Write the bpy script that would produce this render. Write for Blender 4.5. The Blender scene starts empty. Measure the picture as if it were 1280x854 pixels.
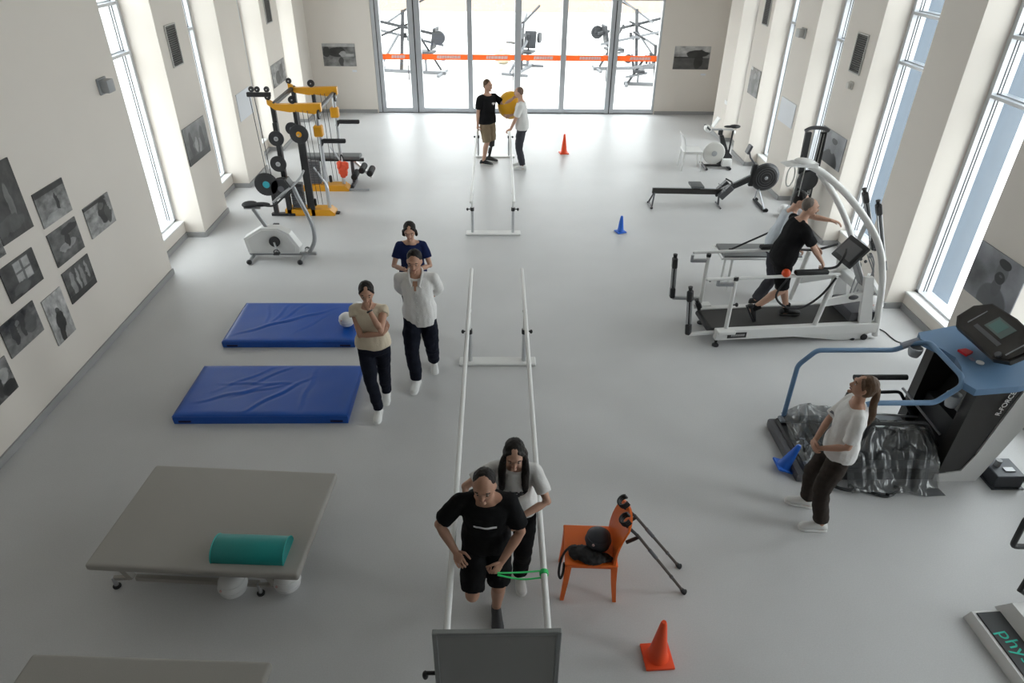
import bpy, bmesh, math, random
from mathutils import Vector, Matrix, noise
random.seed(7)
SC = bpy.context.scene
COL = SC.collection
PI = math.pi
V = Vector
def R(d): return math.radians(d)

# ------------------------------------------------------------------ camera
CAM_H = 4.9; F_PX = 853.42
PITCH, YAW, ROLL = R(32.137), R(1.5126), R(0.754)
_fw = V((math.sin(YAW)*math.cos(PITCH), math.cos(YAW)*math.cos(PITCH), -math.sin(PITCH)))
_rt = V((math.cos(YAW), -math.sin(YAW), 0)); _up = _rt.cross(_fw)
_r2 = math.cos(ROLL)*_rt + math.sin(ROLL)*_up; _u2 = -math.sin(ROLL)*_rt + math.cos(ROLL)*_up
cam_d = bpy.data.cameras.new('camera'); cam = bpy.data.objects.new('camera', cam_d); COL.objects.link(cam)
cam_d.sensor_width = 36; cam_d.lens = F_PX/1280*36; cam_d.clip_start = 0.05; cam_d.clip_end = 500
_m = Matrix((_r2, _u2, -_fw)).transposed().to_4x4(); _m.translation = V((0, 0, CAM_H)); cam.matrix_world = _m
SC.camera = cam
def ray(px, py): return _r2*((px-640)/F_PX) + _u2*(-(py-427)/F_PX) + _fw
def at(px, py, Y):                       # the point of a pixel's ray at depth Y
    d = ray(px, py); return V((0, 0, CAM_H)) + d*(Y/d.y)
def fl(px, py, z=0.0):                   # the point of a pixel's ray at height z
    d = ray(px, py); return V((0, 0, CAM_H)) + d*((z-CAM_H)/d.z)

# ------------------------------------------------------------------ light, exposure
W = bpy.data.worlds.new('overcast_sky'); SC.world = W; W.use_nodes = True
_n = W.node_tree.nodes; _bg = _n['Background']; _bg.inputs[0].default_value = (1.0, 0.985, 0.97, 1); _bg.inputs[1].default_value = 2.3
vs = SC.view_settings; vs.view_transform = 'Standard'; vs.look = 'None'; vs.gamma = 1.0; vs.use_curve_mapping = False; vs.exposure = 1.58
LX, RX, BY = -5.12, 5.73, 20.15          # inner faces of the left, right and back walls
LWX, RWX = -5.72, 6.27                   # planes of the window glass
CEIL = 6.6; WTOP = 5.5
L_OPEN = [(9.82, 11.28), (12.45, 13.83), (15.05, 16.42), (17.72, 19.05)]
R_OPEN = [(0.75, 2.05), (3.0, 4.27), (5.2, 6.5), (7.35, 8.73), (9.6, 10.99), (12.05, 13.21), (14.2, 15.45), (16.4, 17.43)]
def portal(name, loc, rot, sx, sz):
    l = bpy.data.lights.new(name, 'AREA'); l.shape = 'RECTANGLE'; l.size = sx; l.size_y = sz
    l.cycles.is_portal = True
    o = bpy.data.objects.new(name, l); COL.objects.link(o); o.location = loc; o.rotation_euler = rot
for a, b in L_OPEN: portal('daylight_portal', (LWX-0.03, (a+b)/2, (0.3+WTOP)/2), (0, -PI/2, 0), WTOP-0.3, b-a)
for a, b in R_OPEN: portal('daylight_portal', (RWX+0.03, (a+b)/2, (0.3+WTOP)/2), (0, PI/2, 0), WTOP-0.3, b-a)
portal('daylight_portal', (0.58, BY+0.22, 1.5), (-PI/2, 0, 0), 7.9, 3.0)

portal('daylight_portal', (2.7, -7.1, 5.0), (PI/2, 0, 0), 4.6, 2.6)  # serves the added opening behind the viewpoint

# ------------------------------------------------------------------ materials
MATS = {}
def M(name, col=(0.8, 0.8, 0.8), rough=0.5, metal=0.0, bump=0.0, bscale=40.0, var=0.0, vscale=8.0, spec=0.5, coat=0.0, sheen=0.0):
    if name in MATS: return MATS[name]
    m = bpy.data.materials.new(name); m.use_nodes = True; nt = m.node_tree; p = nt.nodes['Principled BSDF']
    p.inputs['Base Color'].default_value = (*col, 1); p.inputs['Roughness'].default_value = rough
    p.inputs['Metallic'].default_value = metal; p.inputs['Specular IOR Level'].default_value = spec
    p.inputs['Coat Weight'].default_value = coat; p.inputs['Sheen Weight'].default_value = sheen
    tc = nt.nodes.new('ShaderNodeTexCoord')
    if var:
        nz = nt.nodes.new('ShaderNodeTexNoise'); nz.inputs['Scale'].default_value = vscale; nz.inputs['Detail'].default_value = 4
        nt.links.new(tc.outputs['Object'], nz.inputs['Vector'])
        mx = nt.nodes.new('ShaderNodeMix'); mx.data_type = 'RGBA'
        mx.inputs['A'].default_value = (*[c*(1-var) for c in col], 1); mx.inputs['B'].default_value = (*[min(1, c*(1+var)) for c in col], 1)
        nt.links.new(nz.outputs['Fac'], mx.inputs['Factor']); nt.links.new(mx.outputs['Result'], p.inputs['Base Color'])
    if bump:
        nb = nt.nodes.new('ShaderNodeTexNoise'); nb.inputs['Scale'].default_value = bscale; nb.inputs['Detail'].default_value = 3
        nt.links.new(tc.outputs['Object'], nb.inputs['Vector'])
        bp = nt.nodes.new('ShaderNodeBump'); bp.inputs['Strength'].default_value = bump; bp.inputs['Distance'].default_value = 0.01
        nt.links.new(nb.outputs['Fac'], bp.inputs['Height']); nt.links.new(bp.outputs['Normal'], p.inputs['Normal'])
    MATS[name] = m; return m
def glass_mat(name, tint=(0.92, 0.96, 0.97), refl=0.05, rough=0.0):
    m = bpy.data.materials.new(name); m.use_nodes = True; nt = m.node_tree; nt.nodes.remove(nt.nodes['Principled BSDF'])
    o = nt.nodes['Material Output']; t = nt.nodes.new('ShaderNodeBsdfTransparent'); t.inputs[0].default_value = (*tint, 1)
    g = nt.nodes.new('ShaderNodeBsdfGlossy'); g.inputs['Roughness'].default_value = rough
    mx = nt.nodes.new('ShaderNodeMixShader'); mx.inputs[0].default_value = refl; nt.links.new(t.outputs[0], mx.inputs[1]); nt.links.new(g.outputs[0], mx.inputs[2])
    nt.links.new(mx.outputs[0], o.inputs[0]); MATS[name] = m; return m
WALL = M('wall_paint', (0.71, 0.66, 0.605), 0.75, bump=0.05, bscale=120, var=0.015, vscale=2)
def floor_mat():
    m = M('vinyl_floor', (0.56, 0.56, 0.565), 0.42, spec=0.45)
    nt = m.node_tree; p = nt.nodes['Principled BSDF']; tc = nt.nodes['Texture Coordinate']
    a = nt.nodes.new('ShaderNodeTexNoise'); a.inputs['Scale'].default_value = 90; a.inputs['Detail'].default_value = 2
    b = nt.nodes.new('ShaderNodeTexNoise'); b.inputs['Scale'].default_value = 0.9; b.inputs['Detail'].default_value = 5
    for q in (a, b): nt.links.new(tc.outputs['Object'], q.inputs['Vector'])
    ad = nt.nodes.new('ShaderNodeMath'); ad.operation = 'ADD'; nt.links.new(a.outputs['Fac'], ad.inputs[0]); nt.links.new(b.outputs['Fac'], ad.inputs[1])
    rp = nt.nodes.new('ShaderNodeValToRGB'); rp.color_ramp.elements[0].position = 0.30; rp.color_ramp.elements[1].position = 0.72
    rp.color_ramp.elements[0].color = (0.52, 0.52, 0.525, 1); rp.color_ramp.elements[1].color = (0.62, 0.62, 0.625, 1)
    hf = nt.nodes.new('ShaderNodeMath'); hf.operation = 'MULTIPLY'; hf.inputs[1].default_value = 0.5
    nt.links.new(ad.outputs[0], hf.inputs[0]); nt.links.new(hf.outputs[0], rp.inputs['Fac']); nt.links.new(rp.outputs['Color'], p.inputs['Base Color'])
    mr = nt.nodes.new('ShaderNodeMapRange'); mr.inputs['To Min'].default_value = 0.34; mr.inputs['To Max'].default_value = 0.5
    nt.links.new(b.outputs['Fac'], mr.inputs['Value']); nt.links.new(mr.outputs['Result'], p.inputs['Roughness'])
    return m
FLOOR = floor_mat()
GLASS = glass_mat('window_glass')
WHITE = M('white_enamel', (0.78, 0.78, 0.77), 0.35)
BLACK = M('black_plastic', (0.018, 0.018, 0.02), 0.42)
RUBBER = M('black_rubber', (0.022, 0.022, 0.024), 0.75, bump=0.1, bscale=200)
CHROME = M('chrome_steel', (0.62, 0.63, 0.65), 0.28, 1.0)
ALU = M('brushed_aluminium', (0.52, 0.54, 0.57), 0.42, 0.75)
DGREY = M('dark_grey_paint', (0.09, 0.09, 0.10), 0.45)
GREY = M('grey_plastic', (0.33, 0.34, 0.35), 0.5)
SKIRT = M('grey_skirting', (0.33, 0.33, 0.33), 0.6)
SILL = M('white_sill', (0.80, 0.80, 0.79), 0.4)
CLAD = M('blue_grey_cladding', (0.11, 0.14, 0.18), 0.5)
YELLOW = M('yellow_paint', (0.72, 0.33, 0.012), 0.38)
ORANGE = M('orange_plastic', (0.86, 0.16, 0.015), 0.38)
CONE_O = M('orange_cone_plastic', (0.95, 0.085, 0.015), 0.42)
CONE_B = M('blue_cone_plastic', (0.012, 0.13, 0.62), 0.42)
BLUEF = M('slate_blue_paint', (0.13, 0.24, 0.40), 0.38)
LABELW = M('white_print', (0.85, 0.85, 0.85), 0.6)

# ------------------------------------------------------------------ mesh helpers
class MB:
    def __init__(s): s.v = []; s.f = []
    def add(s, vs, fs):
        o = len(s.v); s.v += [V(p) for p in vs]; s.f += [tuple(i+o for i in f) for f in fs]; return s
    def box(s, c, d, rot=None, bev=0.0, seg=1):
        x, y, z = d[0]/2, d[1]/2, d[2]/2
        bm = bmesh.new(); bmesh.ops.create_cube(bm, size=1.0)
        for q in bm.verts: q.co = V((q.co.x*d[0], q.co.y*d[1], q.co.z*d[2]))
        if bev: bmesh.ops.bevel(bm, geom=list(bm.edges), offset=bev, segments=seg, profile=0.6, affect='EDGES')
        mt = Matrix.Translation(V(c))
        if rot is not None: mt = mt @ (rot.to_4x4() if isinstance(rot, Matrix) else Matrix.Rotation(rot, 4, 'Z'))
        bm.verts.index_update()
        s.add([mt @ q.co for q in bm.verts], [[q.index for q in f.verts] for f in bm.faces]); bm.free(); return s
    def span(s, a, b, bev=0.0, seg=1):
        a, b = V(a), V(b); return s.box((a+b)/2, [abs(b[i]-a[i]) for i in range(3)], None, bev, seg)
    def bar(s, a, b, w, h, bev=0.0, up=(0, 0, 1)):     # box beam from a to b, w sideways, h along up
        a, b = V(a), V(b); d = (b-a); L = d.length; d.normalize(); u = V(up)
        sd = d.cross(u)
        if sd.length < 1e-4: sd = d.cross(V((0, 1, 0)))
        sd.normalize(); u = sd.cross(d)
        return s.box((a+b)/2, (L, w, h), Matrix((d, sd, u)).transposed(), bev)
    def tube(s, pts, r, n=10, cap=True, closed=False):
        pts = [V(p) for p in pts]; k = len(pts)
        rs = r if isinstance(r, (list, tuple)) else [r]*k
        T = []
        for i in range(k):
            if closed: t = pts[(i+1) % k]-pts[i-1]
            else: t = pts[min(i+1, k-1)]-pts[max(i-1, 0)]
            T.append(t.normalized())
        nrm = T[0].orthogonal().normalized(); vs = []; fs = []
        for i in range(k):
            nrm = (nrm - T[i]*nrm.dot(T[i])).normalized(); b = T[i].cross(nrm)
            for j in range(n):
                a = 2*PI*j/n; vs.append(pts[i]+(nrm*math.cos(a)+b*math.sin(a))*rs[i])
        for i in range(k if closed else k-1):
            i2 = (i+1) % k
            for j in range(n): fs.append((i*n+j, i*n+(j+1) % n, i2*n+(j+1) % n, i2*n+j))
        if cap and not closed:
            fs.append(tuple(range(n-1, -1, -1))); fs.append(tuple((k-1)*n+j for j in range(n)))
        return s.add(vs, fs)
    def cyl(s, a, b, r, r2=None, n=16): return s.tube([a, b], [r, r if r2 is None else r2], n)
    def ell(s, c, rad, rot=None, nu=16, nv=10):
        if not isinstance(rad, (list, tuple)): rad = (rad,)*3
        c = V(c); vs = []; fs = []
        for i in range(1, nv):
            th = PI*i/nv
            for j in range(nu):
                ph = 2*PI*j/nu; p = V((rad[0]*math.sin(th)*math.cos(ph), rad[1]*math.sin(th)*math.sin(ph), rad[2]*math.cos(th)))
                vs.append(p)
        vs += [V((0, 0, rad[2])), V((0, 0, -rad[2]))]; t = len(vs)-2
        for i in range(nv-2):
            for j in range(nu): fs.append((i*nu+j, (i+1)*nu+j, (i+1)*nu+(j+1) % nu, i*nu+(j+1) % nu))
        for j in range(nu):
            fs.append((t, j, (j+1) % nu)); fs.append((t+1, (nv-2)*nu+(j+1) % nu, (nv-2)*nu+j))
        if rot is not None: vs = [rot @ p for p in vs]
        return s.add([p+c for p in vs], fs)
    def lathe(s, prof, c=(0, 0, 0), axis='Z', n=24):    # prof: list of (radius, height)
        vs = []; fs = []; c = V(c)
        for r, h in prof:
            for j in range(n):
                a = 2*PI*j/n; x, y = r*math.cos(a), r*math.sin(a)
                vs.append(c+(V((x, y, h)) if axis == 'Z' else V((x, h, y)) if axis == 'Y' else V((h, x, y))))
        for i in range(len(prof)-1):
            for j in range(n): fs.append((i*n+j, i*n+(j+1) % n, (i+1)*n+(j+1) % n, (i+1)*n+j))
        fs.append(tuple(range(n-1, -1, -1))); fs.append(tuple((len(prof)-1)*n+j for j in range(n)))
        return s.add(vs, fs)
    def prism(s, poly, t0, t1, axis='Y'):               # poly in the other two axes
        def mk(a, b, t): return V((a, t, b)) if axis == 'Y' else V((a, b, t)) if axis == 'Z' else V((t, a, b))
        n = len(poly); vs = [mk(a, b, t0) for a, b in poly]+[mk(a, b, t1) for a, b in poly]
        fs = [tuple(range(n)), tuple(range(2*n-1, n-1, -1))]+[(i, i+n, (i+1) % n+n, (i+1) % n) for i in range(n)]
        return s.add(vs, fs)
    def loft(s, rings):
        n = len(rings[0]); vs = [p for r in rings for p in r]; fs = []
        for i in range(len(rings)-1):
            for j in range(n): fs.append((i*n+j, i*n+(j+1) % n, (i+1)*n+(j+1) % n, (i+1)*n+j))
        fs.append(tuple(range(n-1, -1, -1))); fs.append(tuple((len(rings)-1)*n+j for j in range(n)))
        return s.add(vs, fs)
    def torus(s, c, R_, r, axis='Z', n=28, m=8):
        c = V(c); pts = []
        for i in range(n):
            a = 2*PI*i/n; x, y = R_*math.cos(a), R_*math.sin(a)
            pts.append(c+(V((x, y, 0)) if axis == 'Z' else V((x, 0, y)) if axis == 'Y' else V((0, x, y))))
        return s.tube(pts, r, m, closed=True)
    def mesh(s, name='mesh', org=(0, 0, 0), fix=True):
        me = bpy.data.meshes.new(name); o = V(org); me.from_pydata([tuple(p-o) for p in s.v], [], s.f)
        if fix:
            bm = bmesh.new(); bm.from_mesh(me); bmesh.ops.recalc_face_normals(bm, faces=bm.faces); bm.to_mesh(me); bm.free()
        return me
    def build(s, name, mat, parent=None, smooth=35, kind=None):
        org = wpos(parent) if parent is not None else V((0, 0, 0))
        me = s.mesh(name, org); return link(name, me, mat, parent, smooth, kind)
LOCAL = {}
def wpos(o):                              # parts are written in the frame of the thing's parent
    t = V((0, 0, 0))
    while o is not None and not LOCAL.get(o.name): t = t + o.location; o = o.parent
    return t
def link(name, me, mat, parent=None, smooth=35, kind=None):
    ob = bpy.data.objects.new(name, me); COL.objects.link(ob)
    if mat is not None: me.materials.append(mat)
    if smooth:
        me.polygons.foreach_set('use_smooth', [True]*len(me.polygons)); me.set_sharp_from_angle(angle=R(smooth))
    if parent is not None: ob.parent = parent
    if kind: ob['kind'] = kind
    return ob
def thing(name, label, cat, loc, rz=0.0, group=None, local=False):
    o = bpy.data.objects.new(name, None); COL.objects.link(o); o.location = loc; o.rotation_euler = (0, 0, rz)
    o.empty_display_size = 0.1; o['label'] = label; o['category'] = cat
    if group: o['group'] = group
    if local: LOCAL[o.name] = 1            # its parts are written in its own frame
    return o
def tag(o, label, cat, group=None):
    o['label'] = label; o['category'] = cat
    if group: o['group'] = group
    return o
def struct(o): o['kind'] = 'structure'; return o
def recenter(o):                          # puts a single-mesh thing's origin at its base
    me = o.data; xs = [p.co for p in me.vertices]
    c = V((sum(p.x for p in xs)/len(xs), sum(p.y for p in xs)/len(xs), min(p.z for p in xs)))
    me.transform(Matrix.Translation(-c)); o.location = o.location + c; return o
def smoothpath(pts, n=6):                 # Catmull-Rom
    pts = [V(p) for p in pts]; out = []
    for i in range(len(pts)-1):
        p0, p1, p2, p3 = pts[max(i-1, 0)], pts[i], pts[i+1], pts[min(i+2, len(pts)-1)]
        for k in range(n):
            t = k/n; out.append(0.5*((2*p1)+(p2-p0)*t+(2*p0-5*p1+4*p2-p3)*t*t+(3*p1-p0-3*p2+p3)*t**3))
    out.append(pts[-1]); return out
def remesh(mb, voxel, it=3):
    me = mb.mesh('tmp'); ob = bpy.data.objects.new('tmp', me); COL.objects.link(ob)
    m = ob.modifiers.new('r', 'REMESH'); m.mode = 'VOXEL'; m.voxel_size = voxel
    if it: q = ob.modifiers.new('s', 'SMOOTH'); q.iterations = it; q.factor = 0.5
    dg = bpy.context.evaluated_depsgraph_get(); out = bpy.data.meshes.new_from_object(ob.evaluated_get(dg))
    bpy.data.objects.remove(ob); bpy.data.meshes.remove(me); return out
def text_mesh(body, size, ext=0.002):
    cu = bpy.data.curves.new('t', 'FONT'); cu.body = body; cu.size = size; cu.extrude = ext; cu.align_x = 'CENTER'; cu.align_y = 'CENTER'
    ob = bpy.data.objects.new('t', cu); COL.objects.link(ob)
    dg = bpy.context.evaluated_depsgraph_get(); me = bpy.data.meshes.new_from_object(ob.evaluated_get(dg))
    bpy.data.objects.remove(ob); me.materials.clear(); return me

# ------------------------------------------------------------------ the setting
struct(MB().span((LX-0.9, -7, -0.1), (RX+1.2, BY+0.3, 0)).build('floor', FLOOR, smooth=0))
struct(MB().span((LX-0.9, -7, CEIL), (RX+1.2, BY+0.3, CEIL+0.2)).build('ceiling', M('ceiling_paint', (0.55, 0.54, 0.52), 0.8), smooth=0))
struct(MB().span((LX-0.9, -7, 3.0), (RX+1.2, 0.5, 3.3)).build('trim_1', M('gallery_concrete', (0.32, 0.31, 0.295), 0.85), smooth=0))        # gallery slab under the viewpoint
w = MB(); w.span((LX-0.9, -7.2, 0), (RX+1.2, -7, 3.7)); w.span((LX-0.9, -7.2, 6.3), (RX+1.2, -7, CEIL)); w.span((LX-0.9, -7.2, 3.7), (0.4, -7, 6.3)); w.span((5.0, -7.2, 3.7), (RX+1.2, -7, 6.3))
struct(w.build('wall_front', MATS['gallery_concrete'], smooth=0))       # with an opening added behind the viewpoint to light the foreground
OUTL, OUTR = LWX-0.12, RWX+0.05
w = MB()
segs = [(-7, L_OPEN[0][0])]+[(L_OPEN[i][1], L_OPEN[i+1][0]) for i in range(len(L_OPEN)-1)]+[(L_OPEN[-1][1], BY+0.3)]
for a, b in segs: w.span((OUTL, a, 0), (LX, b, CEIL))
for a, b in L_OPEN: w.span((OUTL, a, WTOP), (LX-0.15, b, CEIL)); w.span((OUTL, a, 0), (-5.45, b, 0.27))
struct(w.build('wall_left', WALL, smooth=0))
w = MB()
segsR = [(-7, R_OPEN[0][0])]+[(R_OPEN[i][1], R_OPEN[i+1][0]) for i in range(len(R_OPEN)-1)]+[(R_OPEN[-1][1], 18.35)]
for a, b in segsR: w.span((OUTR, a, 0), (RX, b, CEIL))
w.span((6.32, 18.35, 0), (OUTR+0.1, BY+0.3, CEIL))
for a, b in R_OPEN: w.span((OUTR, a, WTOP), (RX+0.15, b, CEIL)); w.span((OUTR, a, 0), (5.99, b, 0.25))
struct(w.build('wall_right', WALL, smooth=0))
DX0, DX1, DTOP = -3.37, 4.52, 2.95
w = MB(); w.span((LX-0.3, BY, 0), (DX0, BY+0.2, CEIL)); w.span((DX1, BY, 0), (6.4, BY+0.2, CEIL)); w.span((DX0, BY, DTOP+0.14), (DX1, BY+0.2, CEIL))
struct(w.build('wall_back', WALL, smooth=0))
# skirting
def skirt(name, runs):
    b = MB()
    for p, q in runs: b.bar((p[0], p[1], 0.045), (q[0], q[1], 0.045), 0.024, 0.09)
    struct(b.build(name, SKIRT, smooth=0))
run = []
for a, b in segs: run.append(((LX+0.012, a-0.012), (LX+0.012, min(b, BY)+0.012)))
for a, b in L_OPEN: run += [((LX, b-0.012), (-5.45, b-0.012)), ((-5.438, a), (-5.438, b))]
skirt('baseboard_left', run)
run = []
for a, b in segsR: run.append(((RX-0.012, a-0.012), (RX-0.012, b+0.012)))
for a, b in R_OPEN: run += [((RX, b-0.012), (5.99, b-0.012)), ((5.978, a), (5.978, b))]
run.append(((6.31, 18.35), (6.31, BY)))
skirt('baseboard_right', run)
skirt('baseboard_back', [((LX, BY-0.012), (DX0-0.03, BY-0.012)), ((DX1+0.03, BY-0.012), (6.3, BY-0.012))])
# windows: frame, transoms, pane, sill board, outer reveal
def window(n, side, a, b):
    X = LWX if side < 0 else RWX; z0 = 0.27 if side < 0 else 0.25
    root = struct(thing('window_%d' % n, '', '', (X, (a+b)/2, z0))); del root['label']; del root['category']
    f = MB(); t = 0.07
    xo, xi = X+side*0.05, X-side*0.15
    f.span((xo, a, z0), (xi, a+t, WTOP)); f.span((xo, b-t, z0), (xi, b, WTOP))
    f.span((xo, a, z0), (xi, b, z0+0.06)); f.span((xo, a, WTOP-0.06), (xi, b, WTOP))
    f.build('window_frame', M('pale_window_aluminium', (0.66, 0.68, 0.71), 0.4, 0.25), root, 0)
    for y, q in ((a+t, 1), (b-t, -1)):
        for xg in (0.035, 0.075): MB().span((X-side*xg-0.006, y, z0+0.06), (X-side*xg+0.006, y+q*0.004, WTOP-0.06)).build('gasket', BLACK, root, 0)
    for z in (3.04, 3.72):
        MB().span((X-0.06, a+t, z-0.035), (X+0.06, b-t, z+0.035)).span((X-side*0.1-0.05, a+t, z-0.02), (X-side*0.1+0.05, b-t, z+0.02)).build('transom', ALU, root, 0)
    for lo, hi in ((z0+0.06, 3.005), (3.075, 3.685), (3.755, WTOP-0.06)):
        MB().span((X-0.006, a+t, lo), (X+0.006, b-t, hi)).build('pane', GLASS, root, 0)
    xs = (-5.435, X) if side < 0 else (X, 5.975)
    MB().span((min(xs), a, z0), (max(xs), b, z0+0.03), 0.006).build('window_sill', SILL, root, 0)
for i, (a, b) in enumerate(L_OPEN): window(i+1, -1, a, b)
for i, (a, b) in enumerate(R_OPEN): window(i+5, 1, a, b)
t = MB()
for a, b in segsR[1:]: t.span((OUTR, a, -0.05), (OUTR+0.36, b, CEIL))
struct(t.build('trim_2', CLAD, smooth=0))
t = MB()
for a, b in segs[1:]: t.span((OUTL-0.25, a, -0.05), (OUTL, b, CEIL))
struct(t.build('trim_3', M('pale_cladding', (0.62, 0.64, 0.66), 0.6), smooth=0))
# glazed entrance: six leaves
posts = [(-3.37, -3.14), (-2.40, -2.06), (-0.80, -0.66), (0.50, 0.68), (1.78, 1.93), (3.10, 3.36), (4.46, 4.52)]
door = struct(thing('door_1', '', '', (0.58, BY, 0))); del door['label']; del door['category']
for i, (a, b) in enumerate(posts):
    MB().span((a, BY+0.02, 0), (b, BY+0.14, DTOP), 0.008).build('door_stile', ALU, door, 0)
    if b-a > 0.2: MB().span(((a+b)/2-0.012, BY+0.008, 0), ((a+b)/2+0.012, BY+0.03, DTOP)).build('seal_strip', BLACK if i != 0 else DGREY, door, 0)
MB().span((DX0, BY+0.02, DTOP), (DX1, BY+0.16, DTOP+0.14)).build('door_head', ALU, door, 0)
MB().span((DX0, BY+0.0, 0), (DX1, BY+0.18, 0.015)).build('threshold', DGREY, door, 0)
def film(name, col):                      # printed film on the glass: daylight shines through it
    m = bpy.data.materials.new(name); m.use_nodes = True; nt = m.node_tree; p = nt.nodes['Principled BSDF']; p.inputs['Base Color'].default_value = (*col, 1); p.inputs['Roughness'].default_value = 0.5
    t = nt.nodes.new('ShaderNodeBsdfTranslucent'); t.inputs[0].default_value = (*col, 1); mx = nt.nodes.new('ShaderNodeMixShader'); mx.inputs[0].default_value = 0.35
    nt.links.new(p.outputs[0], mx.inputs[1]); nt.links.new(t.outputs[0], mx.inputs[2]); nt.links.new(mx.outputs[0], nt.nodes['Material Output'].inputs[0]); MATS[name] = m; return m
STRIP = film('orange_film', (0.95, 0.30, 0.07)); STRIPW = film('white_film', (0.9, 0.9, 0.9))
for i in range(6):
    a, b = posts[i][1], posts[i+1][0]
    MB().span((a, BY+0.04, 0.015), (b, BY+0.12, 0.13)).build('bottom_rail', ALU, door, 0)
    MB().span((a, BY+0.074, 0.13), (b, BY+0.086, DTOP)).build('pane', GLASS, door, 0)
    s = MB().span((a, BY+0.068, 1.42), (b, BY+0.0735, 1.57)).build('orange_strip', STRIP, door, 0)
    q = MB(); x = a+(b-a)*0.32; x1 = a+(b-a)*0.78; k = 0
    while x < x1:                          # pale lettering too fine to read
        wd = random.uniform(0.05, 0.10); q.prism([(x, 1.458), (x+wd, 1.458), (x+wd+0.012, 1.535), (x+0.012, 1.535)], BY+0.0645, BY+0.068); x += wd+0.008
    q.build('strip_lettering', STRIPW, s, 0)
for x in (-2.44, 0.47, 3.07): MB().tube([(x, BY-0.03, 0.9), (x, BY-0.03, 1.3)], 0.013).cyl((x, BY-0.03, 0.93), (x, BY+0.03, 0.93), 0.01).cyl((x, BY-0.03, 1.27), (x, BY+0.03, 1.27), 0.01).build('door_handle', DGREY, door)
fill_win = struct(thing('window_14', '', '', (2.7, -7.1, 3.7))); del fill_win['label']; del fill_win['category']  # unseen glazing, added behind the viewpoint for frontal fill light
MB().span((0.4, -7.106, 3.7), (5.0, -7.094, 6.3)).build('pane', GLASS, fill_win, 0)
for x in (0.43, 2.7, 4.97): MB().span((x-0.04, -7.15, 3.7), (x+0.04, -7.05, 6.3)).build('mullion', ALU, fill_win, 0)
# outside
struct(MB().span((-60, -30, -0.3), (60, 45, -0.12)).build('ground', M('pale_concrete', (0.62, 0.61, 0.59), 0.85, var=0.06, vscale=1.5), smooth=0))
struct(MB().span((-80, 45, -0.3), (80, 90, -0.10)).build('verge', M('sandy_soil', (0.30, 0.17, 0.10), 0.9, var=0.2, vscale=0.8), smooth=0))
# ------------------------------------------------------------------ people
SKIN = [M('skin_light', (0.54, 0.32, 0.23), 0.55, var=0.06, vscale=20), M('skin_tan', (0.46, 0.255, 0.175), 0.55, var=0.06, vscale=20)]
HAIR = [M('dark_hair', (0.012, 0.009, 0.008), 0.5, bump=0.5, bscale=150, spec=0.25), M('brown_hair', (0.10, 0.055, 0.03), 0.5, bump=0.5, bscale=150, spec=0.3), M('grey_hair', (0.16, 0.13, 0.11), 0.6, bump=0.4, bscale=150), M('stubble_hair', (0.16, 0.10, 0.075), 0.7)]
EYE = M('dark_eye', (0.02, 0.015, 0.012), 0.2); LIP = M('lip', (0.33, 0.13, 0.10), 0.5); EYEW = M('eye_white', (0.42, 0.38, 0.35), 0.4)
def cloth(name, col): return M(name, col, 0.9, bump=0.25, bscale=60, var=0.08, vscale=6, spec=0.15)
def ik(a, t, l1, l2, pole):
    a, t = V(a), V(t); d = t-a; L = min(d.length, (l1+l2)*0.999); L = max(L, abs(l1-l2)+0.01); u = d.normalized()
    x = (l1*l1-l2*l2+L*L)/(2*L); h = math.sqrt(max(l1*l1-x*x, 0)); p = V(pole)-u*V(pole).dot(u)
    p = p.normalized() if p.length > 1e-5 else u.orthogonal().normalized()
    return a+u*x+p*h, a+u*L
def frame(fwd, up):
    f = V(fwd).normalized(); l = V(up).cross(f).normalized(); u = f.cross(l); return Matrix((f, l, u)).transposed()
def ring(c, ax, ay, rx, ry, n=20, p=2.3):
    out = []
    for j in range(n):
        a = 2*PI*j/n; ca, sa = math.cos(a), math.sin(a)
        out.append(c+ax*(rx*math.copysign(abs(ca)**(2/p), ca))+ay*(ry*math.copysign(abs(sa)**(2/p), sa)))
    return out
def limb(mb, pts, rad, n=14):
    pts = [V(p) for p in pts]
    mb.tube(pts, rad, n)
    for p, r in zip(pts, rad): mb.ell(p, r*0.995, None, 12, 8)
def wrinkle(me, amp, seed, sc=(9, 9, 5)):
    n = len(me.vertices); nr = [v.normal.copy() for v in me.vertices]; o = V((seed*3.1, seed*1.7, 0))
    for i, v in enumerate(me.vertices):
        q = V((v.co.x*sc[0], v.co.y*sc[1], v.co.z*sc[2]))+o
        k = noise.noise(q)+0.5*noise.noise(q*2.3)
        v.co += nr[i]*(amp*k)
def part_mesh(me, name, mat, root, smooth=80):
    me.transform(Matrix.Translation(-root.location)); me.materials.clear(); return link(name, me, mat, root, smooth)
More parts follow.
